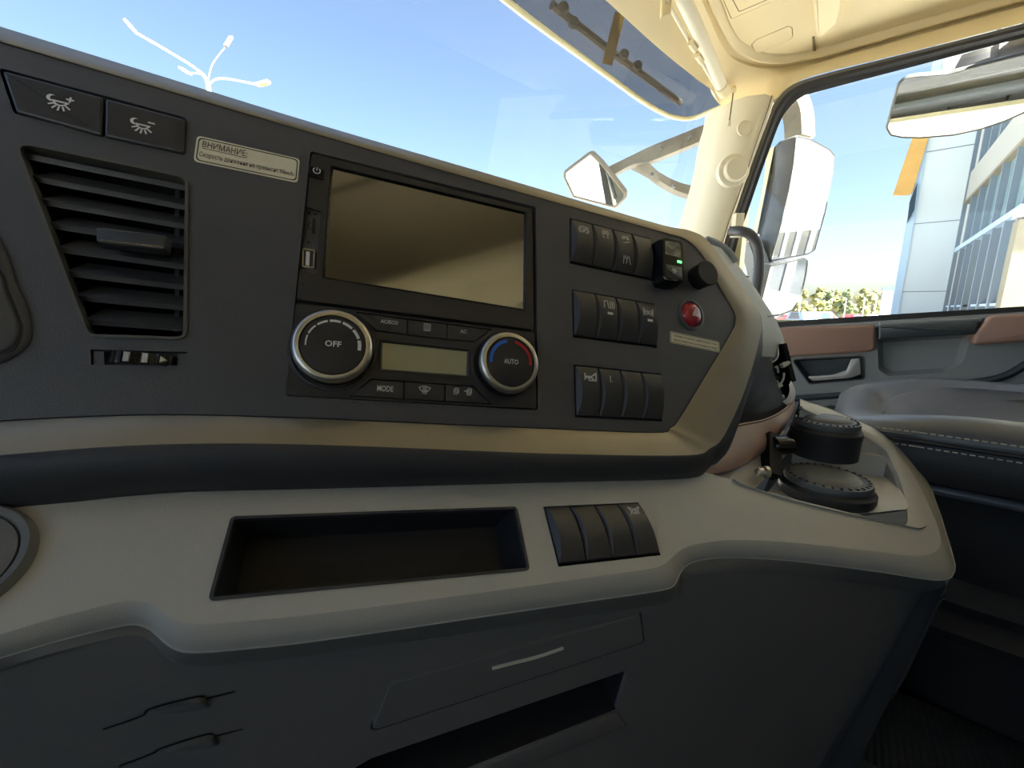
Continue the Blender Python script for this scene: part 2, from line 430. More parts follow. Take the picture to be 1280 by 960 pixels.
# blind roller bar on the header
def hoff(u, v): 
    p = hitZ(u, v, .56); return p
rb = [hitZ(u, v, z) for u, v, z in ((800,-110,.545),(850,-10,.545),(878,50,.54),(903,110,.53))]
blind = thing('blind_roller', 'beige sun blind roller bar fixed along the windshield header', 'sun blind', rb[-1])
mk('roller_tube', tube(rb, .0125, 14, 4), 'beige_light', blind, 60)
rc_ = [hitZ(u, v, z) for u, v, z in ((788,-100,.54),(836,5,.54),(868,62,.535),(896,110,.525))]
mk('pull_rod', tube(rc_, .0035, 10, 4), 'beige_light', blind, 60)
mk('end_bracket', prism(Plane(hitZ(834, 8, .535), CR, CU), [(-.012,-.022),(.006,-.016),(.008,.02),(-.01,.022)], -.004, .004, .002), 'beige', blind, 30)
mk('end_cap', tube([hitZ(901, 107, .53), hitZ(906, 115, .526)], .015, 14), 'beige', blind, 60)
for (u, v) in ((866,57),(874,72)): mk('clip', tube([hitZ(u-3, v-4, .53), hitZ(u+3, v+5, .528)], .006, 10), 'beige', blind, 60)
# --- A pillar trim
pl_ = [(902,134),(899,152),(893,172),(885,215),(875,250),(865,283),(853,330)]
pr = [(966.5,127),(960,147),(949,178),(934,220),(919,262),(908,293),(895,340)]
pa = cr([hitX(u, v, 1.30) for u, v in pl_], 4); pb_ = cr([hitX(u, v, 1.325) for u, v in pr], 4)
ins = CF*(-.035)
pm = [[a.lerp(b, t)+ins*k for a, b in zip(pa, pb_)] for t, k in ((.12, .6), (.35, 1), (.7, 1), (.92, .55))]
pil = room('trim_1', pa[-1])
mk('pillar_trim', loft([[p+Vector((.03, .05, 0)) for p in pa], pa]+pm+[pb_, [p+Vector((.05, 0, 0)) for p in pb_]]), 'beige_light', pil, 60)
mk('outer_pillar_skin', boxg((1.385, .295, HC-.4), (1.44, .355, HC+.60)), 'cream_paint', pil, 0)
mk('pillar_edge_line', tube([a.lerp(b, .86)+ins*.75 for a, b in zip(pa, pb_)], .0012, 6), 'seam', pil)
def onp(u, v, k=1.0): return at(u, v, 1.12+ (v-130)*.0003)
fc = Vector((-.75, -.62, .05)).normalized()
def ppl(u, v):
    a = hitX(u, v, 1.312) + ins*1.02; return Plane(a, Vector((.62, -.75, 0)), Vector((0, 0, 1)))
p = ppl(908, 222)
if p.n.dot(C0-p.o) < 0: p = Plane(p.o, -p.x, p.y)
mk('pillar_speaker', lathe(p, [(.042,-.01),(.041,.004),(.035,.008),(.031,.008),(.030,.015),(.027,.019),(.0001,.020)], 40, False), 'beige_light', pil, 50)
p = ppl(918, 174); p = p.shift(0, 0, .0); p.o = p.o + CF*(-.012)
if p.n.dot(C0-p.o) < 0: p = Plane(p.o, -p.x, p.y)
mk('pillar_plug', lathe(p, [(.018,-.004),(.018,.0015),(.0165,.0015),(.0165,.0005),(.016,.0020),(.0001,.0024)], 32, False), 'beige_light', pil, 50)
cordp = [at(917, 112, 1.06), at(914, 135, 1.055), at(911, 157, 1.05)]
cd = thing('cord_pull', 'short beige cord with a knob hanging on the pillar trim', 'cord', cordp[-1])
mk('cord', tube(cordp, .0016, 6, 3), 'seam', cd)
mk('cord_anchor', tube([at(917, 110.5, 1.08), at(917, 113.5, 1.055)], .0065, 10), 'beige', cd)
mk('cord_knob', tube([at(911.3, 152, 1.05), at(910.5, 158.5, 1.05)], .005, 10), 'beige_light', cd)
# --- passenger door
door = room('door_1', C0 + Vector((XD, 0, -.5)))
sin_ = [(860,420),(895,335),(909,292),(919,264),(934,221),(949,179),(961,147),(968,128),(984,110),(1020,95),(1150,62.5),(1280,29),(1420,-7)]
smid = [(872,420),(905,335),(918,292),(928,264),(943,221),(957,181),(968,149),(976,134),(992,115),(1025,101),(1150,69),(1280,37),(1420,2)]
sout = [(882,420),(913,335),(925,292),(935,264),(949,223),(963,184),(974,155),(983,139),(1001,122),(1032,112),(1150,81),(1280,47),(1420,12)]
s0 = cr([hitX(u, v, 1.325) for u, v in sin_], 4); s1 = cr([hitX(u*.55+a_*.45, v*.55+b_*.45, 1.318) for (u, v), (a_, b_) in zip(smid, sin_)], 4); s2 = cr([hitX(u, v, 1.33) for u, v in sout], 4)
s05 = [a.lerp(b, .5)+Vector((-.006, 0, 0)) for a, b in zip(s0, s1)]
mk('door_seal', loft([s0, s05, s1]), 'rubber_grey', door, 50)
mk('window_channel', loft([s1, [a.lerp(b, .35)+Vector((-.004, 0, 0)) for a, b in zip(s1, s2)], [a.lerp(b, .6)+Vector((.002, 0, 0)) for a, b in zip(s1, s2)], s2]), 'rubber', door, 30)
gp = [(880,425),(913,335),(925,292),(935,264),(949,223),(963,184),(974,155),(983,139),(1001,122),(1032,112),(1150,81),(1280,47),(1420,12),(1420,372),(1280,383),(1100,393),(970,402)]
mk('window_2', thicken(G().add([hitX(u, v, 1.375) for u, v in gp], [tuple(range(len(gp)))]), .003), 'side_glass', None, 0, kind='structure', label='clear passenger door window glass')
# door card
dcard = DP.locs([(860,430),(978,403),(1100,396),(1280,386),(1500,372),(1700,380),(1700,900),(860,900)])
hr = rnd(DP.locs([(991,450),(1078,445.5),(1079,473),(1012,479)]), .006)
rec = rnd(DP.locs([(1097,424),(1215,417),(1204,453),(1185,465),(1110,471),(1098,462)]), [.004,.004,.03,.03,.02,.01])
mk('door_card', plate(DP, dcard, [hr, rec], -.03, 0), 'door_grey', door, 30)
# outer skin seen in the kerb mirrors
mk('outer_skin', boxg((XD+.06, -1.0, HC-1.5), (XD+.075, .32, HC-.03)), 'cream_paint', door, 0)
ss = [(880,411),(978,404.5),(1100,397),(1280,386.5),(1420,378)]
mk('sill_seal', bar([hitX(u, v, 1.345) for u, v in ss], (1, 0, 0), .014, .006, 3), 'rubber', door, 40)
mk('sill_cap', bar([hitX(u, v+7.5, 1.335) for u, v in ss], (1, 0, 0), .016, .007, 3), 'door_grey', door, 60)
def dprism(name, px, z0, z1, bev, mt, r=.004, par=None):
    return mk(name, prism(DP, rnd(DP.locs(px, z1), r), z0, z1, bev), mt, par or door, 50)
dprism('trim_pad', [(880,417),(980,409),(1094.5,405),(1094.5,439.5),(984,446.5),(880,455)], -.002, .036, .006, 'brown', .014)
dprism('trim_pad', [(1237,394.5),(1420,386),(1420,420),(1280,427.5),(1215,432),(1219,419)], -.002, .050, .006, 'brown', .014)
dprism('pull_bar', [(1098,407),(1228,400),(1221,418),(1098,424.5)], -.002, .045, .005, 'door_dark')
dprism('pull_ledge', [(1098,402),(1233,396),(1229,401),(1098,408)], -.002, .034, .004, 'door_grey')
c0 = [sum(p[i] for p in rec)/len(rec) for i in (0, 1)]
mk('pull_recess', basin(DP, rec, 0, -.028, [(x*.86+c0[0]*.14, y*.8+c0[1]*.2) for x, y in rec]), 'door_grey', door, 60)
mk('handle_recess', basin(DP, hr, 0, -.028, inset(hr, .006)), 'door_dark', door, 30)
mk('recess_rim', frame(DP, inset(hr, -.003), hr, -.002, .003), 'handle_dark', door, 30)
hl = rnd(DP.locs([(1008,470.5),(1040,468.5),(1058,463),(1064,448.5),(1075,447.5),(1076,468),(1062,473),(1016,476.5)], .012), .005)
mk('door_handle', prism(DP, hl, -.002, .012, .002), 'handle_silver', door, 50)
mk('door_crease', tube([hitX(u, v, 1.349) for u, v in ((960,503),(995,498),(1100,490),(1200,480),(1250,472),(1280,457),(1310,435))], .008, 8, 4), 'door_dark', door, 60)
dprism('lower_band', [(940,500),(1140,489),(1250,478),(1290,466),(1330,480),(1330,560),(940,580)], -.004, -.0005, .0, 'door_grey')
mk('lower_ledge', bar([hitX(u, v, 1.335) for u, v in ((940,512),(1000,506),(1065,500))], (1, 0, 0), .02, .006, 2), 'door_grey', door, 40)
# --- grab handle on the pillar
gh = [at(915, 289, 1.10), at(925, 289, 1.07), at(937, 293, 1.06), at(946, 306, 1.06), at(949, 325, 1.06), at(948, 350, 1.06), at(944, 372, 1.06), at(936, 395, 1.07)]
gb = thing('grab_handle', 'dark grey curved grab handle mounted on the door pillar', 'grab handle', gh[-1])
mk('handle_bar', tube(gh, .0125, 14, 4), 'handle_dark', gb, 60)
mk('handle_base', prism(ppl(913, 288), [(-.012,-.03),(.012,-.03),(.012,.03),(-.012,.03)], -.01, .012, .004), 'beige_light', gb, 40)
# --- floor and rear of the cab
ZF = -.72
mk('floor', boxg((-1.3, -1.5, HC+ZF-.05), (1.45, .75, HC+ZF)), 'carpet', None, 0, kind='structure')
ZR = 1.72                                     # high roof behind the overhead lockers
rear = room('wall_rear', C0+Vector((0, -1.45, ZF)))
mk('rear_panel', boxg((-1.35, -1.5, HC+ZF), (1.4, -1.45, HC+ZR)), 'rear_wall', rear, 0)
mk('front_riser', boxg((-1.33, .36, HC+.56), (.52, .42, HC+ZR)), 'beige_light', ceil, 0)
mk('roof_locker', boxg((.50, -.46, HC+.625), (1.36, .33, HC+ZR)), 'beige_light', ceil, 0)
mk('high_roof', boxg((-1.35, -1.5, HC+ZR), (1.4, .40, HC+ZR+.04)), 'beige', ceil, 0)
lw = room('wall_left', C0+Vector((-1.3, -1.2, ZF)))
mk('side_panel', boxg((-1.35, -1.5, HC+ZF), (-1.30, -.85, HC+.62)), 'rear_wall', lw, 0)
mk('upper_side_panel', boxg((-1.35, -1.5, HC+.62), (-1.30, .40, HC+ZR)), 'rear_wall', lw, 0)
rw = room('wall_right', C0+Vector((1.38, -1.2, ZF)))
mk('side_panel', boxg((1.36, -1.5, HC+ZF), (1.40, -.75, HC+.62)), 'rear_wall', rw, 0)
mk('upper_side_panel', boxg((1.36, -1.5, HC+.62), (1.40, .40, HC+ZR)), 'rear_wall', rw, 0)
dl_ = room('door_2', C0+Vector((-1.3, -.2, ZF)))
mk('door_card', boxg((-1.34, -.85, HC+ZF), (-1.29, .62, HC-.06)), 'door_grey', dl_, 0)
mk('window_frame', boxg((-1.34, -.87, HC-.06), (-1.29, -.80, HC+.62)), 'rubber', dl_, 0)
mk('door_glass', boxg((-1.322, -.80, HC-.06), (-1.318, .40, HC+.60)), 'side_glass', dl_, 0)
# ================================================================== DASHBOARD
PN = Plane(at(515, 350, .32), camdir(.929, -.0732, .3625), camdir(-.004, .982, .1906))
dash = thing('dashboard', 'dark grey angled truck dashboard with a silver frame and an air vent', 'dashboard', PN.P(0, -.16, 0))
I_ = [(-260,-24),(-130,14),(0,52),(200,110.5),(400,169),(620,232),(820,288),(858,300),(880,322),(898,356),(917,389),(919,403),(914,416),(882,470),(849,524),(838,535),(820,541),(680,536),(400,524),(200,519),(0,527),(-130,538),(-260,552)]
O_ = [(-260,-47),(-130,-7),(0,33),(200,94.5),(400,156),(620,220),(820,279),(862,288),(886,302),(916,343),(946,386),(951,403),(950,422),(932,485),(906,543),(888,560),(858,569),(690,567),(400,556),(200,555.5),(0,569),(-130,585),(-260,607)]
oO = [-.010]*6+[-.010,-.008,-.006,-.004,-.002,-.001,0,.003,.007,.009,.011]+[.012]*6
B1_ = [(u,v+9) for u,v in O_[:8]]+[(884,306),(914,348),(945,390),(952,406),(952,436),(935,487),(913,552),(893,570),(862,580),(690,580),(400,572),(200,573),(0,588),(-130,606),(-260,630)]
o1 = [-.035]*8+[-.02,-.015,-.010,-.008,-.006,-.004,.001,.005,.009]+[.0125]*6
B2_ = [(u,v+13) for u,v in O_[:8]]+[(880,312),(910,352),(940,394),(950,412),(953,441),(936.6,489),(914,556),(896,576),(862,590),(690,592),(400,594),(200,595),(0,609),(-130,630),(-260,655)]
o2 = [-.08]*8+[-.05,-.04,-.032,-.028,-.022,-.018,-.006,.001,.005]+[.010]*6
B3_ = [(u,v+15) for u,v in O_[:8]]+[(872,318),(900,356),(930,398),(940,416),(945,445),(930,492),(906,566),(884,585),(860,598),(690,603),(400,611),(200,617),(0,640),(-130,664),(-260,690)]
o3 = [-.12]*8+[-.09,-.08,-.07,-.06,-.06,-.05,-.02,-.01,-.003]+[.000]*6
B4_ = [(u,v+12) for u,v in O_[:8]]+[(862,322),(880,360),(905,400),(915,418),(915,450),(900,490),(880,555),(868,572),(850,590),(690,598),(400,606),(200,612),(0,635),(-130,658),(-260,684)]
o4 = [-.14]*8+[-.13]*9+[-.04]*6
def L3(px, off): return cr([PN.hit(u, v, o) for (u, v), o in zip(px, off)], 5)
li, lo_, l1, l2, l3, l4 = L3(I_, [.0006]*len(I_)), L3(O_, oO), L3(B1_, o1), L3(B2_, o2), L3(B3_, o3), L3(B4_, o4)
lin0 = L3(I_, [-.006]*len(I_))
mk('trim_gap', loft([lin0, li]), 'panel_edge', dash, 50)
mk('frame_trim', loft([li, [a.lerp(b, .06)+PN.n*.0008 for a, b in zip(li, lo_)], [a.lerp(b, .5)+PN.n*.0012 for a, b in zip(li, lo_)], lo_]), 'silver_trim', dash, 50)
mk('body_shell', loft([lo_, [a.lerp(b, .3)+PN.n*.001 for a, b in zip(lo_, l1)], l1, l2, l3, l4]), 'body_dark', dash, 50)
# --- measured outlines
vent = rnd(PN.locs([(18,177),(235,222),(232.5,424),(110,420.5)]), [.006,.006,.005,.006])
bez = rnd(PN.locs([(386,187),(671,258),(674,515),(354,497)]), .004)
banks = [PN.locs(q) for q in ([(712,272.5),(812.5,298),(814.5,351),(712,329.5)], [(715,361.5),(817.5,379.5),(821,435),(716,422)], [(717,455.5),(826,467),(827.5,527),(719,522)])]
tlb = rnd(PN.locs([(-2,84),(234,147.5),(232,194),(17,142)]), [.002,.004,.004,.004])
thw = PN.locs([(113,436.5),(234,440),(234,457),(114,456)])
outer = [(p-PN.o) for p in L3(I_, [0]*len(I_))]; outer = inset([(p.dot(PN.x), p.dot(PN.y)) for p in outer], .0007)
mk('face_panel', plate(PN, outer, [vent, bez, tlb, thw]+banks, -.004, 0, .0004), 'panel', dash, 30)
mk('panel_backing', plate(PN, inset(outer, -.0065), [inset(bez, -.004), inset(vent, -.004)], -.0075, -.0042), 'panel_edge', dash, 30)
# --- rounded cluster surround at the driver's side
rg = PN.locs([(-160,150),(-60,210),(5.6,311),(18.7,347),(33.7,380.6),(40,405),(38,427),(22.5,444),(0,455.5),(-60,476),(-160,500)])
rg = [tuple(p) for p in cr(rg, 4)]
mk('cluster_surround', prism(PN, rg, -.001, .0035, .003), 'panel', dash, 60)
dk = [tuple(p) for p in cr(PN.locs([(-160,200),(-60,258),(0,335.6),(11,362),(24,393.7),(28,412),(20.6,433),(0,444),(-60,462),(-160,480)], .0036), 4)]
cs = mk('cluster_cover', prism(PN, inset(dk, .0012), 0, .0052, .0012), 'panel', dash, 50)
mk('cover_gap', prism(PN, dk, 0, .0037), 'black', cs)
# --- air vent
av = mk('air_vent', frame(PN, inset(vent, -.0006), inset(vent, .0012), -.006, .0012), 'vent_rim', dash, 30)
vi = inset(vent, .0008)
mk('duct', basin(PN, vi, -.001, -.05, [(x*.92+.08*vi[0][0], y) for x, y in vi]), 'duct', av)
Ls = [(30,195.4),(40.8,223.8),(51.4,252.8),(62,282.3),(72.6,312.4),(84.3,342.5),(95,372.6),(106.3,402.7)]
Rs = [(232.5,236),(232.3,260.3),(231.8,284),(231.5,309),(231,334.7),(230.6,360.2),(230.4,385.7),(230,411.6)]
for (a, b) in zip(Ls, Rs):
    p0, p1 = PN.loc(*a, -.004), PN.loc(*b, -.004)
    g = G(); rows = []
    for (x, y) in (p0, p1):
        sec = [(.0000,.0000),(.0012,.0016),(-.0085,.0120),(-.0095,.0108),(-.0006,-.0012)]   # (outward, up)
        rows.append([PN.P(x+(.0035 if (x, y) == p0 and i in (2, 3) else 0), y+u, -.004+o) for i, (o, u) in enumerate(sec)])
    mk('slat', loft(rows, True, True), 'vent', av, 25)
tb = PN.locs([(119.5,283),(209,293.5),(207,312),(119.5,302)], .012)
g = prism(PN, rnd(tb, .002), .004, .012, .0012)
st = mk('thumb_tab', g, 'vent', av, 40)
mk('stem', prism(PN, inset(tb, .004), -.010, .005), 'black', st)
mk('chrome_line', bar([PN.P(*tb[3], .0112)+PN.y*.0012+PN.x*.002, PN.P(*tb[2], .0112)+PN.y*.0012-PN.x*.001], PN.n, .0012, .0004), 'chrome', st)
lk = [PN.loc(222, 236, -.012), PN.loc(222, 415, -.012)]
mk('linkage_rod', bar([PN.P(*lk[0], -.012), PN.P(*lk[1], -.012)], PN.n, .0012, .0012), 'vent', av)
# --- thumbwheel
tw = mk('thumbwheel_recess', basin(PN, thw, -.0002, -.007), 'panel_edge', dash, 0)
wq = PN.locs([(131,439.5),(219,443),(219,456.5),(131,455.5)])
wx0, wx1 = wq[0][0], wq[1][0]; wy = sum(p[1] for p in wq)/4; wh = (wq[0][1]-wq[3][1])*.46; wc = (wx0+wx1)/2; wr = (wx1-wx0)/2
N = 36; top = []
sec = [(wc+wr*math.cos(math.pi*k/N), -.004+.0075*math.sin(math.pi*k/N)*(1+.07*(1 if (k//3) % 2 else -1))) for k in range(N+1)]
wpl = Plane(PN.P(0, wy, 0), PN.x, PN.n)
wl = mk('thumbwheel', loft([[PN.P(x, wy+wh, z) for x, z in sec], [PN.P(x, wy-wh, z) for x, z in sec]], False), 'gloss_black', tw, 20)
for cx in (-.3, .22):
    k = wc+cx*wr; mk('wheel_mark', prism(PN.shift(0, wy), [(k-.0012,-wh*.8),(k+.0014,-wh*.8),(k+.0014,wh*.8),(k-.0012,wh*.8)], .0015, .0045), 'grey_ink', tw)
k = wc+.72*wr; mk('wheel_arrow', prism(PN.shift(0, wy), [(k-.0012,-wh*.6),(k+.0018,0),(k-.0012,wh*.6)], .0005, .0035), 'sticker', tw)
mk('wheel_cheek', prism(PN, PN.locs([(221,441),(234,441.5),(234,456.5),(221,456.5)]), -.005, -.0015), 'panel', tw)
mk('wheel_cheek', prism(PN, PN.locs([(114,438),(128,438.5),(129,455.5),(115,455)]), -.005, -.0015), 'panel', tw)
# --- two dimmer push buttons above the vent
mk('button_recess', basin(PN, tlb, -.0005, -.005), 'black', dash, 0)
moon = lambda: ([], )
def dimmer(px, ctr, plus):
    q = PN.locs(px, .002)
    b = mk('dimmer_button', prism(PN, rnd(q, .0016), -.005, .0022, .0014), 'switch', dash, 20)
    cx, cy = PN.loc(*ctr, .0025)
    st = [[(-.45,.05),(.5,.05)], [(-.4,.05),(-.25,-.2),(.02,-.3),(.3,-.2),(.45,.05)]]
    for a in (-150,-122,-95,-68,-40):
        r = math.radians(a); st.append([(.05+.48*math.cos(r), .05+.48*math.sin(r)), (.05+.78*math.cos(r), .05+.78*math.sin(r))])
    st.append([(.35,.42),(.75,.42)])
    if plus: st.append([(.55,.22),(.55,.62)])
    cres = [(-.55+.3*math.cos(math.radians(a)), .25+.3*math.sin(math.radians(a))) for a in range(60, 301, 20)]+[(-.43+.2*math.cos(math.radians(a)), .27+.22*math.sin(math.radians(a))) for a in range(290, 69, -20)]
    mk('lamp_icon', icon(PN, cx, cy, .0078, st, .13, .0026, [cres]), 'white_ink', b, 0)
dimmer([(2,87.5),(129,121.5),(128,169.5),(20,139.5)], (75,128), True)
dimmer([(131.5,122.5),(231.5,149),(230,191.5),(130.5,170)], (178,157), False)
# --- rocker switches
def rocker_h(b): return .0012+.0040*(1-(2*b-1)**2)
def rocker(pl, q, parent, icons=()):
    n = 12; L = []
    for k in range(n+1):
        b = k/n; h = rocker_h(b)
        a, c = pl.P(*bil(q, 0, b)), pl.P(*bil(q, 1, b)); e = (c-a); fb = 1-(2*b-1)**2
        L.append([a - pl.n*.003, a + pl.n*.0010, a + e*(.02+.15*fb) + pl.n*h, c - e*.02 + pl.n*h, c + pl.n*(h-.0005), c - pl.n*.003])
    o = mk('rocker_switch', loft(L, True, True), 'switch', parent, 18)
    for kind, a, b, s in icons:
        x, y = bil(q, a, b); z = rocker_h(b)+.00045
        if kind == 'led': g = icon(pl, x, y, s, [], .1, z, [[(-.5,-.2),(.5,-.2),(.5,.2),(-.5,.2)]])
        elif kind == 'text_L': g = text(pl, 'L', x, y, s*.5, z)
        else: g = icon(pl, x, y, s, ICON[kind], .12, z)
        mk('led_window' if kind == 'led' else 'switch_icon', g, 'white_ink' if kind in ('led', 'horn', 'text_L') else 'grey_ink', o, 0)
    return o
def arc(cx, cy, r, a0, a1, n=10): return [(cx+r*math.cos(math.radians(a0+(a1-a0)*k/n)), cy+r*math.sin(math.radians(a0+(a1-a0)*k/n))) for k in range(n+1)]
ICON = {
 'brake': [['c']+arc(0,0,.38,0,342,18), arc(0,0,.55,-50,50), arc(0,0,.55,130,230), [(-.2,-.2),(.2,.2)], [(-.1,.15),(.0,-.2),(.18,.1)]],
 'slip': [['c',(-.3,.5),(.3,.5),(.38,.2),(-.38,.2)], [(-.3,.1),(-.3,0)], [(.3,.1),(.3,0)], [(-.3,-.1),(-.15,-.25),(-.35,-.4),(-.2,-.55)], [(.2,-.1),(.35,-.25),(.15,-.4),(.3,-.55)], [(-.1,.35),(.1,.35)]],
 'hill': [[(-.55,-.4),(.55,-.1)], ['c',(-.4,.1),(-.1,.2),(-.1,.45),(-.4,.35)], [(.1,.5),(.2,.15),(.5,.2)], [(.3,.1),(.3,.5)]],
 'lane': [[(-.45,-.55),(-.3,.55)], [(.45,-.55),(.3,.55)], ['c',(-.15,.1),(.15,.1),(.15,.45),(-.15,.45)], [(-.1,-.5),(.05,-.25),(-.05,0)]],
 'heat': [[(-.5,-.4),(-.5,.4),(-.15,.4),(-.05,-.05),(.0,-.4),(-.5,-.4)], [(.12,-.4),(.18,0),(.12,.4)], [(.32,-.4),(.38,0),(.32,.4)], [(.52,-.4),(.58,0),(.52,.4)]],
 'axle': [[(-.55,-.4),(-.55,.4)], [(.55,-.4),(.55,.4)], [(-.55,0),(-.25,0)], [(.25,0),(.55,0)], [(-.18,-.2),(.18,.2)], [(-.18,.2),(.18,-.2)], [(-.38,-.25),(-.38,.25)], [(.38,-.25),(.38,.25)]],
 'horn': [[(-.55,.35),(-.55,-.15)], [(-.5,.1),(.1,.14),(.5,.42),(.5,-.3),(.1,0),(-.5,.04)], [(-.2,.0),(-.15,-.22),(.2,-.22),(.22,-.02)]],
 'diff': [['c']+arc(0,0,.26,0,340,16), [(-.6,.45),(-.35,0),(-.6,-.45)], [(.6,.45),(.35,0),(.6,-.45)], [(-.5,.4),(-.2,.25)], [(.5,.4),(.2,.25)], [(-.5,-.4),(-.2,-.25)], [(.5,-.4),(.2,-.25)], [(-.08,.1),(.08,.1),(.08,-.1),(-.08,-.1)]],
}
def bank(pl, q, parent, spec, nm='switch_bank'):
    mk('switch_well', basin(pl, q, -.0003, -.006), 'black', parent, 0)
    for i in range(4):
        a0, a1 = .012+i*.2475, .012+i*.2475+.236
        qq = [bil(q, a0, .035), bil(q, a1, .035), bil(q, a1, .95), bil(q, a0, .95)]
        rocker(pl, qq, parent, spec.get(i, ()))
bank(PN, banks[0], dash, {0: [('brake', .52, .25, .0095)], 1: [('slip', .55, .25, .009)], 2: [('hill', .55, .25, .009), ('lane', .58, .72, .009)]})
bank(PN, banks[1], dash, {1: [('heat', .55, .25, .010), ('led', .58, .44, .006)], 3: [('axle', .5, .27, .010), ('led', .55, .46, .006)]})
bank(PN, banks[2], dash, {0: [('horn', .58, .24, .0105)], 1: [('text_L', .5, .22, .007)]})
# --- round black socket cap and hazard button
cx, cy = PN.loc(883, 342, .013)
sp = PN.shift(cx, cy)
mk('socket_cap', lathe(sp, [(.0001,-.002),(.0122,-.002),(.0122,.002),(.0128,.0125),(.0134,.0132),(.0134,.0150),(.0128,.0156),(.0001,.0156)], 40, False), 'black', dash, 40)
cx, cy = PN.loc(866.5, 392, .003); sp = PN.shift(cx, cy)
hz = mk('hazard_button', lathe(sp, [(.0001,.0052),(.006,.0049),(.010,.0036),(.0128,.001),(.0132,-.002),(.0001,-.002)], 40, False), 'hazard_red', dash, 60, label='red round hazard button')
mk('collar', lathe(sp, [(.0133,-.002),(.0134,.0008),(.0142,.0018),(.0168,.0012),(.0172,-.0002),(.0172,-.002)], 44, False), 'panel', hz, 60)
mk('hazard_icon', icon(sp, .0002, -.0002, .0046, [['c',(-.9,-.7),(.9,-.7),(0,.95)], ['c',(-.42,-.42),(.42,-.42),(0,.35)]], .2, .0062), 'white_ink', hz, 0)
# --- stickers
def sticker(px, label, lines):
    q = PN.locs(px, .0004); cx = sum(p[0] for p in q)/4; cy = sum(p[1] for p in q)/4
    ang = math.atan2(q[1][1]-q[0][1]+q[2][1]-q[3][1], q[1][0]-q[0][0]+q[2][0]-q[3][0])
    pl = PN.shift(cx, cy).rot(ang); w_ = (Vector(q[1])-Vector(q[0])).length; h_ = (Vector(q[3])-Vector(q[0])).length
    w_ = (w_+(Vector(q[2])-Vector(q[3])).length)/2; h_ = (h_+(Vector(q[2])-Vector(q[1])).length)/2
    R = lambda k: rnd([(-w_/2*1+k,-h_/2+k),(w_/2-k,-h_/2+k),(w_/2-k,h_/2-k),(-w_/2+k,h_/2-k)], min(h_*.16, .003))
    s = mk('sticker', prism(pl, R(0), -.0002, .0004), 'sticker', None, 0, label=label, category='sticker', group='warning stickers on the dashboard')
    g = frame(pl, R(h_*.055), R(h_*.085), .0004, .00055)
    mk('border_line', g, 'ink', s, 0)
    for (tx, x, y, wd, ht, al, ul) in lines:
        t = text(pl, tx, x*w_, y*h_, wd*w_, .0006, ht*h_, .004, al)
        mk('lettering', t, 'ink', s, 0)
        if ul: mk('underline', ribbon(pl, [(x*w_, (y-.5*ht-.05)*h_), ((x+wd)*w_, (y-.5*ht-.05)*h_)], h_*.022, .0006), 'ink', s, 0)
sticker([(246,170),(374,197.5),(373,229.5),(242,200.5)], 'long cream warning sticker beside the dimmer buttons with a heading in capitals', [('ВНИМАНИЕ:', -.44, .22, .42, .24, 'LEFT', True), ('Скорость движения не превысит 90km/h.', -.455, -.2, .91, .24, 'LEFT', False)])
sticker([(838.5,414.5),(900,427),(899,441),(837.5,427.5)], 'small cream sticker with two lines of small print below the red hazard button', [('Применять блокировку дифференциала только', -.44, .18, .88, .24, 'LEFT', False), ('при буксовании колеса и застревании автомобиля', -.44, -.2, .88, .24, 'LEFT', False)])
# --- clip-on remote module with tiny screen
md = PN.locs([(828.5,299),(833,296.5),(851,301),(853.5,305),(855.5,347),(853,352),(845,352.5),(832,350),(829.5,345)], .0145)
md = rnd(md, .0014)
mod = mk('control_module', rings(PN, [(inset(md, -.0022), -.0005), (inset(md, -.0022), .006), (inset(md, -.0002), .0138), (inset(md, .0006), .0146)]), 'gloss_black', None, 30, label='small black clip-on control module with a tiny screen and green light', category='control module')
fa = [PN.hit(u, v, .0139) for u, v in ((828.2,300),(829.2,347))]; fb_ = [PN.hit(u, v, .0064) for u, v in ((821,302),(823,346))]
mk('side_facet', thicken(loft([[p+PN.n*.0005-PN.x*.0006 for p in fa], [p+PN.n*.0005-PN.x*.0006 for p in fb_]]), .0004), 'module_side', mod, 0)
mk('tiny_screen', prism(PN, rnd(PN.locs([(831.5,300.5),(848,303.5),(850.5,308),(851,322),(832,317.5)], .0148), .001), .014, .0149), 'module_screen', mod)
mk('status_light', prism(PN, PN.locs([(847,325.5),(852,326.5),(852,329),(847,328)], .0149), .014, .0150), 'led_green', mod)
bt = rnd(PN.locs([(832.5,330),(852.5,334),(853,347),(848,349.5),(838,347.5),(833.5,344)], .015), .001)
b = mk('push_button', prism(PN, bt, .014, .0150, .0004), 'bezel', mod)
cx, cy = PN.loc(843, 338.5, .0153)
mk('fan_icon', icon(PN, cx, cy, .0034, [['c']+arc(0,0,.35,0,330,11)]+[[(.45*math.cos(a), .45*math.sin(a)), (.95*math.cos(a), .95*math.sin(a))] for a in [k*math.pi/3 for k in range(6)]], .28, .0153), 'grey_ink', b, 0)
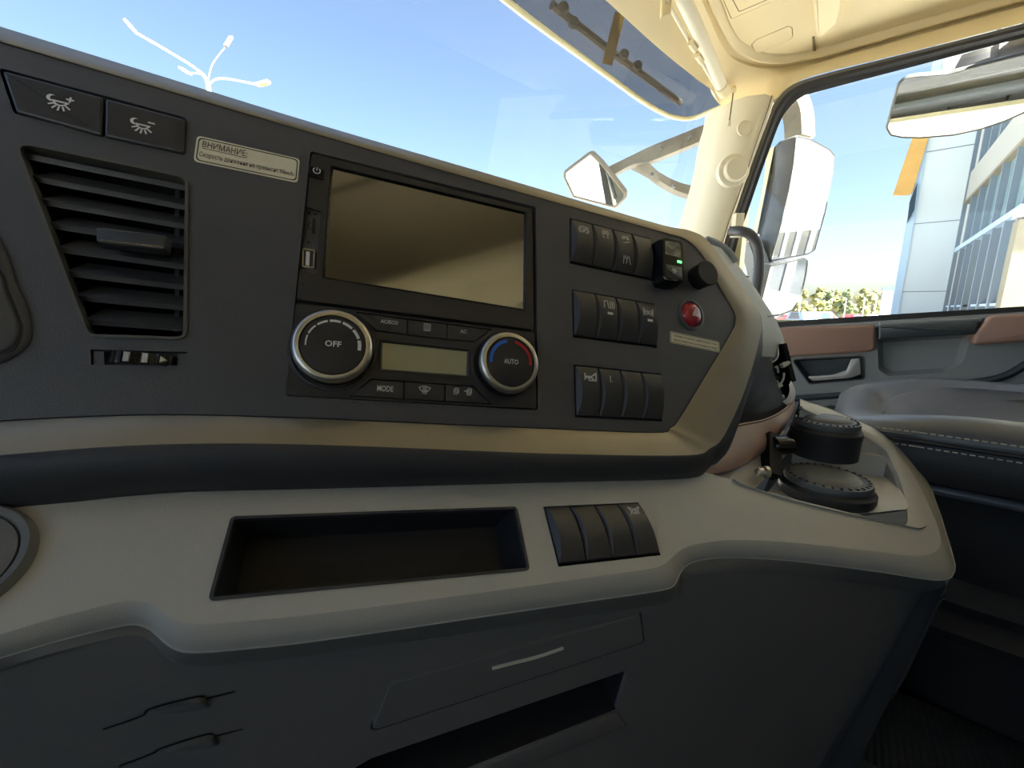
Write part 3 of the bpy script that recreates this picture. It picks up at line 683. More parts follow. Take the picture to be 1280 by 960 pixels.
# ================================================================== HEAD UNIT
mk('unit_recess', frame(PN, inset(bez, -.0004), inset(bez, .0012), -.008, .0006), 'panel', dash, 30)
mk('recess_floor', prism(PN, inset(bez, -.001), -.012, -.0045), 'black', dash, 0)
hu = thing('head_unit', 'black touchscreen media unit set above the climate controls', 'media unit', PN.P(0, 0, 0))
hq = PN.locs([(390,192),(665,261.5),(667.5,412),(371,374)], .0015)
scr = rnd(PN.locs([(416.5,213),(654,267.5),(652.5,385.5),(404.5,346)], .0006), .0008)
scro = rnd(PN.locs([(413,206),(658.5,265),(657.5,388.5),(402,347.5)], .002), .0014)
slot = PN.locs([(383,258.5),(401,264),(395,343),(375.5,337)], .0015)
mk('bezel', plate(PN, rnd(hq, .002), [inset(scro, .0002), slot], -.004, .0015, .0004), 'bezel', hu, 30)
mk('screen_frame', rings(PN, [(scro, .0012), (inset(scro, .0004), .0022), (inset(scro, .0010), .0022), (inset(scro, .0022), .0002)], False, False), 'gloss_black', hu, 40)
mk('display', prism(PN, inset(scro, .0012), -.003, .0004), 'screen', hu, 0)
pb = rnd(PN.locs([(387,207),(405.5,211.5),(404.5,224.5),(386,219.5)], .003), .0012)
b = mk('power_button', prism(PN, pb, 0, .003, .0008), 'gloss_black', hu, 40)
cx, cy = PN.loc(396, 213.5, .003)
mk('power_icon', icon(PN, cx, cy, .0026, [arc(0,0,.9,130,410,14), [(0,.1),(0,1.0)]], .25, .0033), 'white_ink', b, 0)
sl_ = mk('card_port', basin(PN, slot, .0012, -.0012), 'port_grey', hu, 0)
mk('card_slot', prism(PN, PN.locs([(391,273),(395,274),(394,293),(389.5,291.5)], -.001), -.002, -.0008), 'black', sl_)
cx, cy = PN.loc(389, 282, -.0008); mk('slot_mark', icon(PN, cx, cy, .0034, [arc(.3,0,.9,80,290,12)], .2, -.0009), 'black', sl_, 0)
for (u, v, r) in ((386,264,.0012),(394,265.5,.0009),(385.5,301,.001),(378,340,.0012),(386,341.5,.0009),(395.5,197.5,.0008),(379.5,356.5,.0008)):
    cx, cy = PN.loc(u, v, .001); z = .0016 if v in (197.5, 356.5) else -.0011
    mk('pin_hole', lathe(PN.shift(cx, cy), [(r, z-.001), (r, z+.0001)], 12), 'black', hu, 0)
uq = PN.locs([(378.5,310.5),(393.5,312.5),(392.5,335.5),(377.5,333)], .0004)
ub = mk('usb_port', frame(PN, rnd(uq, .0008), rnd(inset(uq, .0007), .0006), -.003, .0006), 'satin_chrome', hu)
mk('port_hole', prism(PN, inset(uq, .0006), -.004, -.0022), 'black', ub)
mk('port_tongue', prism(PN, [bil(uq, .28, .12), bil(uq, .58, .12), bil(uq, .58, .88), bil(uq, .28, .88)], -.003, .0001), 'white_plastic', ub)
# ================================================================== CLIMATE CONTROLS
cl = thing('climate_panel', 'black climate control panel with two silver ringed knobs and a small display', 'climate panel', PN.P(0, -.06, 0))
Z5 = lambda pts: [(360+x/3.879, 370+y/3.879) for x, y in pts]
cq = PN.locs([(369.5,378.5),(668.5,416),(670.5,511),(356.5,494)], .0015)
lcdo = PN.locs(Z5([(442,208),(884,256),(880,400),(438,368)]), .001)
bts = {'t1': [(333,82),(575,114),(575,185),(430,167)], 't2': [(581,115),(768,137),(768,208),(581,187)], 't3': [(773,139),(980,164),(905,220),(773,209)],
       'b1': [(304,483),(405,406),(561,417),(560,497)], 'b2': [(567,417),(759,431),(759,508),(566,498)], 'b3': [(765,432),(893,439),(980,521),(765,509)]}
topg = PN.locs(Z5([(326,76),(580,109),(770,133),(990,160),(907,225),(770,213),(578,191),(428,171)]), .0015)
botg = PN.locs(Z5([(296,488),(402,401),(563,411),(762,426),(896,433),(990,527),(762,514),(563,503)]), .0015)
mk('faceplate', plate(PN, rnd(cq, .0025), [rnd(inset(lcdo, .001), .001), topg, botg], -.004, .0015, .0004), 'faceplate', cl, 30)
mk('button_well', basin(PN, topg, .0013, -.003), 'black', cl, 0)
mk('button_well', basin(PN, botg, .0013, -.003), 'black', cl, 0)
B = {}
for k, p in bts.items(): B[k] = mk('push_button', prism(PN, rnd(PN.locs(Z5(p), .0018), .0006), -.003, .0018, .0004), 'switch', cl, 20)
def onb(k, x, y): return PN.loc(*Z5([(x, y)])[0], .0022)
x, y = onb('', 492, 126); mk('lettering', text(PN, 'AC/ECO', x, y, .0125, .0022, .0029, .02), 'white_ink', B['t1'], 0)
x, y = onb('', 851, 172); mk('lettering', text(PN, 'AC', x, y, .0052, .0022, .0032, .02), 'white_ink', B['t3'], 0)
x, y = onb('', 472, 449); mk('lettering', text(PN, 'MODE', x, y, .0112, .0022, .0044, .02), 'white_ink', B['b1'], 0)
x, y = onb('', 675, 150); mk('heater_icon', icon(PN, x, y, .0034, [['c',(-.7,-.7),(.7,-.7),(.7,.7),(-.7,.7)], [(-.35,-.7),(-.35,.7)], [(0,-.7),(0,.7)], [(.35,-.7),(.35,.7)], [(-.7,-.9),(.7,-.9)]], .16, .0022), 'grey_ink', B['t2'], 0)
x, y = onb('', 663, 454); mk('demist_icon', icon(PN, x, y, .0042, [['c',(-.55,-.3),(-1,.35),(-.5,.55),(0,.62),(.5,.55),(1,.35),(.55,-.3)], [(-.3,.35),(-.3,-.75)], [(0,.4),(0,-.75)], [(.3,.35),(.3,-.75)]], .16, .0022), 'white_ink', B['b2'], 0)
x, y = onb('', 816, 463); mk('fresh_air_icon', icon(PN, x, y, .0030, [['c',(-.6,-.6),(-.6,.5),(-.1,.9),(.6,.8),(.6,-.3),(.1,-.7)], ['c']+arc(0,.1,.35,0,330,10)], .2, .0022), 'white_ink', B['b3'], 0)
x, y = onb('', 874, 466); mk('recirculate_icon', icon(PN, x, y, .0032, [['c',(-.3,-.6),(-.3,.5),(.2,.9),(.8,.8),(.8,-.3),(.4,-.7)], ['c']+arc(.25,.1,.32,0,330,10), [(-1,.2),(-.3,.2)]], .2, .0022), 'white_ink', B['b3'], 0)
for k, x, y in (('t1',487,155),('t2',680,181),('t3',850,195),('b2',664,482),('b3',820,494),('b3',875,497)):
    a, b = onb('', x, y); mk('indicator_light', icon(PN, a, b, .0030, [['c',(-.6,-.28),(.6,-.28),(.6,.28),(-.6,.28)]], .14, .0021), 'black', B[k], 0)
lf = rnd(lcdo, .001)
mk('display_frame', rings(PN, [(lf, .0012), (inset(lf, .0004), .0020), (inset(lf, .0012), .0020), (inset(lf, .0026), .0002)], False, False), 'bezel', cl, 40)
mk('display', prism(PN, inset(lf, .0020), -.003, .0004), 'lcd', cl, 0)
def knob(ctr, R, tilt):
    x, y = PN.loc(*ctr, .015); p = PN.shift(x, y)
    k = mk('knob', lathe(p, [(.0001,0),(R*1.0,0),(R*1.0,.008),(R*.97,.0115)]+[], 56, False), 'black', cl, 40)
    # ribbed skirt
    n = 96; sk = [[p.P(R*(1.0+.018*(j % 2))*math.cos(2*math.pi*j/n), R*(1.0+.018*(j % 2))*math.sin(2*math.pi*j/n), z) for j in range(n)] for z in (.001, .009)]
    mk('grip_skirt', loft(sk, True), 'black', k, 20)
    mk('silver_ring', lathe(p, [(R*1.0,.0095),(R*1.03,.012),(R*1.0,.0148),(R*.92,.0165),(R*.83,.0163),(R*.82,.0145)], 64, False), 'satin_chrome', k, 60)
    mk('knob_face', lathe(p, [(.0001,.0162),(R*.6,.0161),(R*.80,.0155),(R*.825,.0140)], 56, False), 'faceplate', k, 60)
    mk('base_collar', lathe(p, [(R*1.16,.0010),(R*1.15,.0022),(R*1.08,.0026),(R*1.05,.0015)], 56, False), 'faceplate', k, 60)
    return k, p
R = .0250
k1, p1 = knob((416.5,431.5), R, 0)
mk('lettering', text(p1, 'OFF', 0, .0005, .0100, .0168, .0042, .02), 'white_ink', k1, 0)
for i in range(7):
    a0 = 187-i*28.5; w_ = .0009+.00022*i
    mk('level_mark', ribbon(p1, arc(0,0,R*.66,a0,a0-24,6), w_, .0167), 'white_ink', k1, 0)
k2, p2 = knob((638,452.5), R*.97, 0)
mk('lettering', text(p2, 'AUTO', 0, .0000, .0120, .0168, .0040, .02), 'white_ink', k2, 0)
mk('cold_mark', ribbon(p2, arc(0,.0,R*.66,186,102,14), .0026, .0167), 'blue_ink', k2, 0)
mk('hot_mark', ribbon(p2, arc(0,.0,R*.66,78,-6,14), .0022, .0167), 'red_ink', k2, 0)
mk('indicator_light', icon(p2, 0, -.0062, .0032, [['c',(-.6,-.28),(.6,-.28),(.6,.28),(-.6,.28)]], .14, .0167), 'black', k2, 0)
# ================================================================== LOWER CONSOLE
SH = Plane(PN.hit(500, 608, -.003), PN.x, camdir(-151, 645, 515))
oh = Vector((PN.n.x, PN.n.y, 0)).normalized()
con = thing('centre_console', 'grey moulded lower console with an open tray below the dashboard', 'console', SH.P(0, -.5, -.1))
L1 = [(-260,868),(-100,820),(0,793),(60,775),(110,762),(150,752),(174,751),(192,757),(207,768),(222,776),(245,780),(300,777),(400,767),(600,741),(750,720),(812,711),(830,705),(842,695),(858,684),(890,677),(930,675),(1000,679),(1100,690),(1145,695),(1168,690),(1176,676),(1168,648),(1150,608),(1131,578),(1114,557),(1099,547),(1070,536),(1034,521),(1000,508)]
L2 = [(-260,900),(-100,850),(0,822),(60,804),(110,791),(150,782),(172,780),(190,787),(205,801),(220,811),(243,815),(300,811),(400,800),(600,771),(750,749),(825,738),(843,731),(850,716),(862,704),(890,698),(930,697),(1000,702),(1100,715),(1150,723),(1181,725),(1193,714),(1189,688),(1164,612),(1143,577),(1125,554),(1107,541),(1077,528),(1041,513),(1000,499)]
oL2 = [-.012]*24+[-.012,-.013,-.013,-.012,-.010,-.008,-.008,-.006,-.006,-.006]
def S3(px, off): return cr([SH.hit(u, v, o) for (u, v), o in zip(px, off)], 4)
a1 = S3(L1, [0]*len(L1)); a2 = S3(L2, oL2)
am = S3([((p[0]*.5+q[0]*.5), (p[1]*.45+q[1]*.55)) for p, q in zip(L1, L2)], [o*.28 for o in oL2])
an = S3([((p[0]*.12+q[0]*.88), (p[1]*.12+q[1]*.88)) for p, q in zip(L1, L2)], [o*.74 for o in oL2])
shl = [((p-SH.o).dot(SH.x), (p-SH.o).dot(SH.y)) for p in a1]
back = SH.locs([(985,498),(960,520),(905,545),(880,570),(850,585),(690,592),(400,600),(200,605),(0,625),(-260,670)])
tray = rnd(SH.locs([(290,647),(645,634.5),(661,712),(262,750)]), .0025)
lbank = SH.locs([(679,633),(798,628),(826,694),(698,708.5)])
W_out = [(915,600),(940,611),(1020,632),(1130,658),(1152,661),(1158,652),(1148,620),(1130,585),(1111,556),(1076,537),(1030,520),(1000,508),(985,520),(960,560)]
W_in = [(917,600),(942,612),(1020,634.5),(1122,656),(1132,655),(1134,645),(1127,608),(1112,573),(1102,560),(1073,542),(1030,525),(1002,512),(987,522),(962,562)]
wo_, wi_ = [[tuple(p) for p in cr(SH.locs(q), 4, True)] for q in (W_out, W_in)]; NW = len(wi_)
wpath = [tuple(p) for p in cr(SH.locs(W_out[:12]), 4)]; ipath = [tuple(p) for p in cr(SH.locs(W_in[:12]), 4)]
back = SH.locs([(880,590),(850,585),(690,592),(400,600),(200,605),(0,625),(-260,670)])
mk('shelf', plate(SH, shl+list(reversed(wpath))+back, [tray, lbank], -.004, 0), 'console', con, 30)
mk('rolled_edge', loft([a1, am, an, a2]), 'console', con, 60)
# --- tray
tf = [SH.P(x, y, -.03) for x, y in tray]
mk('tray', basin(SH, tray, .0004, -.032, [(x*.93+.07*SH.loc(460, 690)[0], y*.93+.07*SH.loc(460, 690)[1]) for x, y in tray]), 'tray', con, 30)
mk('tray_rim', frame(SH, inset(tray, -.0006), inset(tray, .0012), -.003, .0008), 'body_dark', con, 30)
mk('tray_floor_pad', prism(SH, [(x*.82+.18*SH.loc(480, 700)[0], y*.5+.5*SH.loc(480, 722)[1]) for x, y in tray], -.033, -.0305), 'carpet', con, 30)
bank(SH, lbank, con, {3: [('diff', .52, .2, .0095)]})
# --- front face on its own nearly upright plane
A6 = SH.hit(600, 771, -.012)
FP = Plane(A6 - oh*.010, PN.x, Vector((0, 0, 1)) + oh*.10)
nf = 24*4-8
pC = [(u, v+18) for u, v in L2[:25]]
aC = cr([FP.hit(u, v) for u, v in pC], 4)
aB = [ (p.lerp(q, .55)) for p, q in zip(a2, aC)]
for p, q, b in zip(a2, aC, range(len(aC))): aB[b] = p.lerp(q, .6) + oh*.002
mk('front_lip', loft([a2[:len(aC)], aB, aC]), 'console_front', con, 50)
mk('parting_line', tube(a2[::2], .0007, 6), 'console', con)
ftop = [((p-FP.o).dot(FP.x), (p-FP.o).dot(FP.y)) for p in aC]
drawer = rnd(FP.locs([(484,852),(802,764.5),(806.5,803),(459,917)]), [.006,.004,.004,.006])
pocket = FP.locs([(464,948),(786,837),(771,887),(590,958),(440,1020),(400,985)])
fedge = FP.locs([(1172,750),(1139,765),(1110,820),(1069,884),(1040,931),(995,1005),(900,1060),(-260,1250)])
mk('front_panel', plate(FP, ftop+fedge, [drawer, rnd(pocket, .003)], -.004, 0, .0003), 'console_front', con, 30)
dl = mk('drawer_lid', prism(FP, inset(drawer, .0016), -.006, .0008, .0014), 'console_front', con, 20)
mk('drawer_gap', prism(FP, drawer, -.010, -.0055), 'black', con)
hp = cr([FP.P(*FP.loc(u, v), .0014) for u, v in ((614.5,833),(640,826.5),(672,818.5),(703,808))], 5)
mk('chrome_strip', bar(hp, FP.n, .0009, .0008), 'strip_light', dl)
mk('pocket', basin(FP, rnd(pocket, .003), -.0005, -.055, [(x+.004, y+.004) for x, y in rnd(pocket, .003)]), 'tray', con, 30)
pk = FP.locs([(771,888),(783,906),(610,978),(440,1050),(440,1022),(590,959)])
mk('pocket_lip', prism(FP, pk, 0, .0018, .0016), 'console_front', con, 60)
for ln in ([(129,911),(178,894),(188,885),(247,870),(259,872),(294,863.6)], [(149,957),(191,941),(203,934),(259,917),(270,919),(304,910.5)]):
    P = [FP.loc(u, v) for u, v in ln]
    mk('crease', ribbon(FP, [tuple(p) for p in cr(P, 4)], .0012, .0004), 'black', con, 0)
    lo2 = [FP.loc(u, v) for u, v in [(p[0], p[1]+1.5) for p in ln[2:5]]]; lo3 = [FP.loc(u+6, v+17) for u, v in ln[2:5]]
    nn = 11; la, lb = cr([Vector((*p, 0)) for p in lo2], 5), cr([Vector((*p, 0)) for p in lo3], 5); nn = len(la)
    hh = [math.sin(math.pi*k/(nn-1))**.6 for k in range(nn)]
    A0 = [FP.P(p.x, p.y, 0) for p in la]; A = [FP.P(p.x, p.y, .0036*h) for p, h in zip(la, hh)]
    Bm = [FP.P(*(p.lerp(q_, .5*h)).xy, .0030*h) for p, q_, h in zip(la, lb, hh)]; Cc = [FP.P(*(p.lerp(q_, h)).xy, 0) for p, q_, h in zip(la, lb, hh)]
    mk('finger_scoop', loft([A0, A, Bm, Cc]), 'console_front', con, 40)
# --- right-hand bevel and side wall
e = [(1172,750),(1139,765),(1110,820),(1069,884),(1040,931),(995,1005)]
q = [(1184,748),(1174,757),(1139,832),(1122,864),(1092,910),(1030,1005)]
ea = cr([FP.hit(u, v) for u, v in e], 5); eb = cr([FP.hit(u, v, -.022) for u, v in q], 5); ec = cr([FP.hit(u, v, -.14) for u, v in [(a-30, b+10) for a, b in q]], 5)
mk('corner_bevel', loft([ea, [p.lerp(r, .5)+oh*.001 for p, r in zip(ea, eb)], eb, ec]), 'console_front', con, 40)
sa = a2[25*4:]; 
sw = [p - Vector((0, 0, 1))*.022 - oh*.004 for p in sa]
sx = [p - Vector((0, 0, 1))*.40 - oh*.03 - PN.x*.10 for p in sa]
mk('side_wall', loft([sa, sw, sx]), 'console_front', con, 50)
# --- round lid at the driver's end
rc = SH.loc(-62, 706); rp = SH.shift(*rc)
R0 = (Vector(SH.loc(45, 692))-Vector(rc)).length
mk('speaker_ring', lathe(rp, [(R0*1.02,-.002),(R0,.003),(R0*.95,.0052),(R0*.86,.0050),(R0*.82,.0032),(R0*.82,.0)], 64, False), 'console_front', con, 60)
mk('speaker_cover', lathe(rp, [(.0001,.0048),(R0*.6,.0045),(R0*.79,.0036),(R0*.805,.001)], 64, False), 'console_front', con, 60)
# --- cup well
def pp(path, z, d=0): return [SH.P(x, y, z) for x, y in path]
mix = lambda t: [(a[0]*(1-t)+b[0]*t, a[1]*(1-t)+b[1]*t) for a, b in zip(wpath, ipath)]
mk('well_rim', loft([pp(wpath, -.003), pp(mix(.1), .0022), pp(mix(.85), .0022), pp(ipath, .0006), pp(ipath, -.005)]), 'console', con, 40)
zf = SH.hit(1020, 634).z - .014
wi3 = [SH.P(x, y, -.003) for x, y in wi_]
wip = pp(ipath, -.003)
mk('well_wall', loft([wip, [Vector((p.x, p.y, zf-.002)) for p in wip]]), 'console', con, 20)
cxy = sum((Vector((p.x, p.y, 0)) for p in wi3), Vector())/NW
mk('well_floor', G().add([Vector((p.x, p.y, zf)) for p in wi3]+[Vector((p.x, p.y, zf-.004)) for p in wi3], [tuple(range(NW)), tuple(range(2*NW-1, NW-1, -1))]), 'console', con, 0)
pr_ = SH.hit(1109, 571); zp = pr_.z
def lev(u, v, z): return hitZ(u, v, z-HC)
fh = Vector((CF.x, CF.y, 0)).normalized()
pf = [lev(u, v, zp) for u, v in ((935,543.5),(967,549),(997,555.5),(1109,572))]; pbk = [p+fh*.085-CR*.012 for p in pf]
plat = pf+list(reversed(pbk))
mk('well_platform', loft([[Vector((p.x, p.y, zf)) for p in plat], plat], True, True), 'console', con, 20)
# --- lidded cups
UP = Plane((0, 0, 0), (1, 0, 0), (0, 1, 0))
def cup(ctr, d, R, H, zb, label):
    c = at(*ctr, d); pl = Plane((c.x, c.y, c.z), CR - Vector((0, 0, CR.z)), Vector((-CR.y, CR.x, 0)))
    h = c.z - zb
    t = thing('round_cup', label, 'cup', (c.x, c.y, zb), 'black lidded cups in the console well')
    mk('cup_body', lathe(pl, [(.0001,-h),(R*1.06,-h),(R*1.07,-.020),(R*1.09,-.018),(R*1.09,-.011),(R*1.04,-.009),(R*1.0,-.006),(.0001,-.006)], 56, False), 'cup_rubber', t, 40)
    ld = mk('lid', lathe(pl, [(R*.98,-.007),(R*1.0,-.003),(R*.97,.0005),(R*.80,.002),(R*.76,.0012),(R*.74,.0012),(R*.68,.0040),(R*.4,.0055),(.0001,.006)], 56, False), 'cup_lid', t, 50)
    n = 30; g = G()
    for k in range(n):
        a = 2*math.pi*k/n; g2 = prism(pl.rot(a), [(R*.85,-R*.025),(R*.93,-R*.025),(R*.93,R*.025),(R*.85,R*.025)], 0, .0022)
        mk('dot', g2, 'black', ld, 0)
    return t
cup((1034,596), .482, .0428, .03, zf, 'larger near round black cup with a dotted ring lid beside the shelf')
cup((1033.5,525.5), .535, .0355, .03, zp, 'smaller round black cup on the raised ledge next to the seat')
# dark sockets at the back of the well
t = thing('power_socket', 'black power socket with a ribbed cap under the brown dash trim', 'power socket', at(970, 572, .50))
mk('socket_body', lathe(Plane(at(977, 557, .52), -CF*.9+Vector((0,0,.4)), Vector((0,0,1))), [(.0001,-.012),(.010,-.012),(.0115,-.004),(.0115,.010),(.009,.013),(.0001,.013)], 24, False), 'gloss_black', t, 30)
mk('socket_hinge', bar([at(964, 545, .53), at(964, 595, .5)], CF, .008, .008), 'black', t)
g = lathe(Plane(at(960, 590, .485), Vector((0,0,1)), CF), [(.0001,0),(.007,0),(.007,.004),(.005,.006),(.005,.012),(.0035,.014),(.0001,.014)], 20, False)
mk('metal_stud', g, 'satin_chrome', t, 30)
print('A6 depth', (A6-C0).dot(CF), 'R end', [(round((SH.hit(u,v,-.012)-C0).dot(CF),3), round((FP.hit(u,v)-C0).dot(CF),3)) for u,v in ((0,822),(150,782),(400,800),(900,698),(1100,715))], 'zf', zf-HC, 'zp', zp-HC)
# ================================================================== DASH: PASSENGER END
def D(pts): return cr([at(u, v, d) for u, v, d in pts], 4)
mk('dash_top', loft([D([(-260,-20,.24),(0,50,.27),(400,172,.33),(820,292,.46),(880,310,.52)]), D([(-260,10,.9),(0,90,.9),(400,200,.9),(780,300,.95),(868,318,1.1)])]), 'body_dark', dash, 50)
a = D([(884,304,.50),(900,330,.50),(918,360,.50),(935,400,.50),(945,430,.51),(948,446,.51)])
b = D([(905,311,.62),(924,334,.62),(945,366,.63),(962,396,.64),(970,422,.64),(966,446,.62)])
c = D([(907,313,.70),(927,337,.70),(952,372,.70),(972,404,.70),(981,432,.70),(974,447,.70)])
d = D([(895,318,.85),(915,342,.85),(938,376,.85),(950,410,.85),(950,434,.85),(950,447,.85)])
mk('upper_pad', loft([a, b, c, d]), 'pad_grey', dash, 60)
e1 = D([(884,300,.52),(900,308,.56),(916,320,.60),(921,330,.62),(917,336,.63)])
e2 = D([(890,298,.62),(906,306,.64),(919,319,.66),(922,331,.68),(918,337,.68)])
mk('pad_roll', tube(D([(882,300,.60),(897,306,.60),(911,317,.60),(919,328,.60)]), .006, 12), 'pad_grey', dash, 60)
for s in ([(917,345,.60),(927,344,.62),(936,346,.66)], [(950,396.5,.612),(960,395.5,.628),(972,394,.69)]):
    mk('pad_seam', tube([at(*q) for q in s], .0012, 6, 3), 'handle_dark', dash)
mk('pad_underside', loft([D([(950,440,.60),(962,441,.62),(974,441,.69),(981,434,.69)]), D([(948,449,.60),(960,449,.62),(972,449,.68),(978,443,.69)]), D([(950,450,.75),(958,451,.75),(966,450,.75),(970,446,.75)])]), 'pad_grey', dash, 50)
mk('inner_baffle', loft([D([(850,400,.70),(860,500,.66),(850,600,.60)]), D([(955,430,.80),(962,500,.78),(955,575,.70)])]), 'duct', dash, 30)
# glossy dark bulge
a = D([(945,440,.52),(938,470,.515),(925,500,.51),(915,530,.50),(905,552,.50)])
b = D([(957,441,.58),(955,468,.565),(948,498,.55),(940,522,.54),(930,545,.54)])
c = D([(963,441,.64),(966,462,.62),(970,482,.61),(972,502,.60),(966,528,.60)])
d = D([(965,443,.70),(968,463,.68),(975,484,.67),(984,504,.65),(984,522,.64)])
mk('side_bulge', loft([a, b, c, d]), 'ball_black', dash, 70)
# open connector bay with loose wires
mk('wire_bay', loft([D([(962,440,.66),(966,462,.66),(974,484,.66),(984,508,.66)]), D([(965,438,.74),(972,460,.74),(980,482,.74),(988,504,.74)]), D([(978,430,.74),(984,455,.74),(989,480,.74),(993,500,.74)]), D([(974,428,.66),(981,452,.66),(987,474,.66),(990,490,.66)])]), 'duct', dash, 30)
mk('bay_edge', bar([at(975.5, 430, .66), at(981, 452, .66), at(987.5, 477, .66)], CF, .01, .0035, 3), 'black', dash, 30)
for s in ([(972,435,.655),(972,445,.65),(968,451,.65),(963,453,.65)], [(973,466,.65),(971,458,.65),(966,463,.65),(964,456,.65)], [(980,466,.65),(979,474,.65),(975,480,.65),(971,476,.65)]):
    mk('loose_wire', tube([at(*q) for q in s], .0016, 8, 5), 'white_plastic', dash, 60)
for (u, v, r) in ((966,463,.004),(970,472,.004),(974,482,.0035),(977,496,.003),(980,456,.0045),(984,454,.003)):
    mk('connector', prism(Plane(at(u, v, .64), CR, CU).rot(.5), [(-r,-r*.7),(r,-r*.7),(r,r*.7),(-r,r*.7)], -.004, .004, .001), 'white_plastic' if u > 972 else 'black', dash, 30)
mk('bay_rim', loft([D([(987,477,.64),(992,486,.64),(990,498,.635),(982,505,.63)]), D([(989,476,.64),(994,487,.64),(993,499,.635),(984,507,.63)]), D([(986,481,.63),(987,488,.63),(984,497,.625),(978,502,.62)])]), 'white_plastic', dash, 50)
# brown wrap-round band
tp = [(905,540,.50),(921,532,.51),(956,525,.55),(978,514,.60),(989,504,.635),(993,496,.66)]
bt_ = [(860,598,.40),(880,594,.425),(915,587.5,.46),(947.5,570,.50),(969.4,550,.55),(985,530,.60)]
mdl = [(900,560,.475),(915,553,.485),(952,542,.525),(977,528,.575),(990,515,.615),(994,505,.65)]
md2 = [(885,580,.44),(905,573,.455),(938,562,.49),(968,543,.54),(986,526,.595),(993,512,.64)]
bk = [(860,590,.47),(880,588,.49),(912,580,.53),(940,566,.57),(962,548,.62),(975,530,.66)]
mk('wrap_band', loft([D([(u-6,v+3,d+.03) for u,v,d in tp]), D(tp), D(mdl), D(md2), D(bt_), D(bk)]), 'brown', dash, 70)
mk('band_edge', tube(D(tp), .0016, 6), 'brown', dash)
# console wall behind the cups
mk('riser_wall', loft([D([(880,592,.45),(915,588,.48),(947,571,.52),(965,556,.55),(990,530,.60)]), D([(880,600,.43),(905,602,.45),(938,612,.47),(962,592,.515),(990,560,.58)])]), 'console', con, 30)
# driver's side of the dash: the profile carried on past the steering column
def carry(prof): 
    s1 = [p-PN.x*.10 for p in prof]; s2 = [p+Vector((-.12, -.01, 0)) for p in s1]; s3 = [p+Vector((-.75, -.02, 0)) for p in s1]
    return loft([prof, s1, s2, s3])
mk('driver_dash', carry([l4[0]+Vector((0, .3, -.05)), l4[0], l1[0], lo_[0], li[0], li[-1], lo_[-1], l1[-1], l2[-1], l3[-1], l4[-1]]), 'body_dark', dash, 40)
mk('driver_shelf', carry([SH.P(*back[-1]), a1[0], am[0], an[0], a2[0], aC[0], FP.P(*fedge[-1])]), 'console_front', con, 40)
# ================================================================== SEAT
def T(x, y, z): return C0 + Vector((x, y, z))
seat = thing('passenger_seat', 'dark grey leather passenger seat cushion with double stitching', 'seat', T(.95, -.35, -.72))
# plan outline of the cushion, rounded front corners (front = +Y)
def plan(w0, w1, yf, yr, r): return rnd([(w0, yr), (w0, yf), (w1, yf), (w1, yr)], [.02, r, r, .02], 8)
def ring(w0, w1, yf, yr, r, z, sag=0):
    out = []
    for x, y in plan(w0, w1, yf, yr, r): out.append(T(x, y, z - sag*max(0, (y-(yf-.12))/.12)**2))
    return out
X0, X1, YF_, YR_ = .745, 1.235, .015, -.62
def body(zs): return loft([ring(X0+i, X1-i, YF_-i, YR_, .13, z, s) for i, z, s in zs], True, True)
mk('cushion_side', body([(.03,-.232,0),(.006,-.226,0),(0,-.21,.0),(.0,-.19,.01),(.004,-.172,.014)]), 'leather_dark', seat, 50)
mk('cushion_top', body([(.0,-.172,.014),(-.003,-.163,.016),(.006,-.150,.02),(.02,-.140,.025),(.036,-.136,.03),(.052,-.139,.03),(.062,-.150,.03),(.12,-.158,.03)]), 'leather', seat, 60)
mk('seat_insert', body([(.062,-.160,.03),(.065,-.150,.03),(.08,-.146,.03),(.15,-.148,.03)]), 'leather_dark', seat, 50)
for z, s in ((-.158, .016), (-.1775, .013)):
    rr = ring(X0-.004, X1+.004, YF_+.004, YR_, .13, z, s)
    rr = rr[8:14]
    dens = cr(rr, 4)
    L = [0]
    for p, q in zip(dens, dens[1:]): L.append(L[-1]+(q-p).length)
    k = 0; step = .0075; n = int(L[-1]/step)
    def pt(s_):
        for i in range(len(L)-1):
            if L[i+1] >= s_: return dens[i].lerp(dens[i+1], (s_-L[i])/max(L[i+1]-L[i], 1e-9))
        return dens[-1]
    g = G()
    for i in range(n): g = g + tube([pt(i*step), pt(i*step+.0048)], .0009, 5)
    o = mk('stitching', g, 'thread', seat, 0); o['kind'] = 'stuff'
mk('piping', tube(cr(ring(X0-.001, X1+.001, YF_+.001, YR_, .13, -.171, .014)[0:20], 3), .003, 8), 'leather_dark', seat, 60)
mk('base_skirt', body([(.09,-.40,0),(.07,-.38,0),(.06,-.30,0),(.05,-.24,0),(.04,-.228,0)]), 'leather_dark', seat, 40)
mk('base_rail', tube(cr(ring(X0+.02, X1-.02, YF_-.012, YR_, .12, -.238)[0:20], 3), .007, 8), 'leather', seat, 60)
mk('seat_pedestal', body([(.17,-.72,0),(.15,-.70,0),(.13,-.45,0)]), 'carpet', seat, 40)
n = 2
for i in range(n):
    mk('bellows_fold', loft([ring(X0+.06+a, X1-.06-a, YF_-.05-a, YR_, .12, z) for a, z in ((0,-.38-.045*i),(-.018,-.402-.045*i),(0,-.425-.045*i))], True, True), 'carpet', seat, 50)
mk('backrest', rings(Plane(T(.985, -.60, -.15), (1, 0, 0), Vector((0, -.22, 1))), [(rnd([(-.24,-.05),(.24,-.05),(.22,.62),(-.22,.62)], .06), -.12), (rnd([(-.25,-.06),(.25,-.06),(.23,.64),(-.23,.64)], .06), -.05), (rnd([(-.24,-.05),(.24,-.05),(.22,.62),(-.22,.62)], .06), .0)]), 'leather', seat, 50)
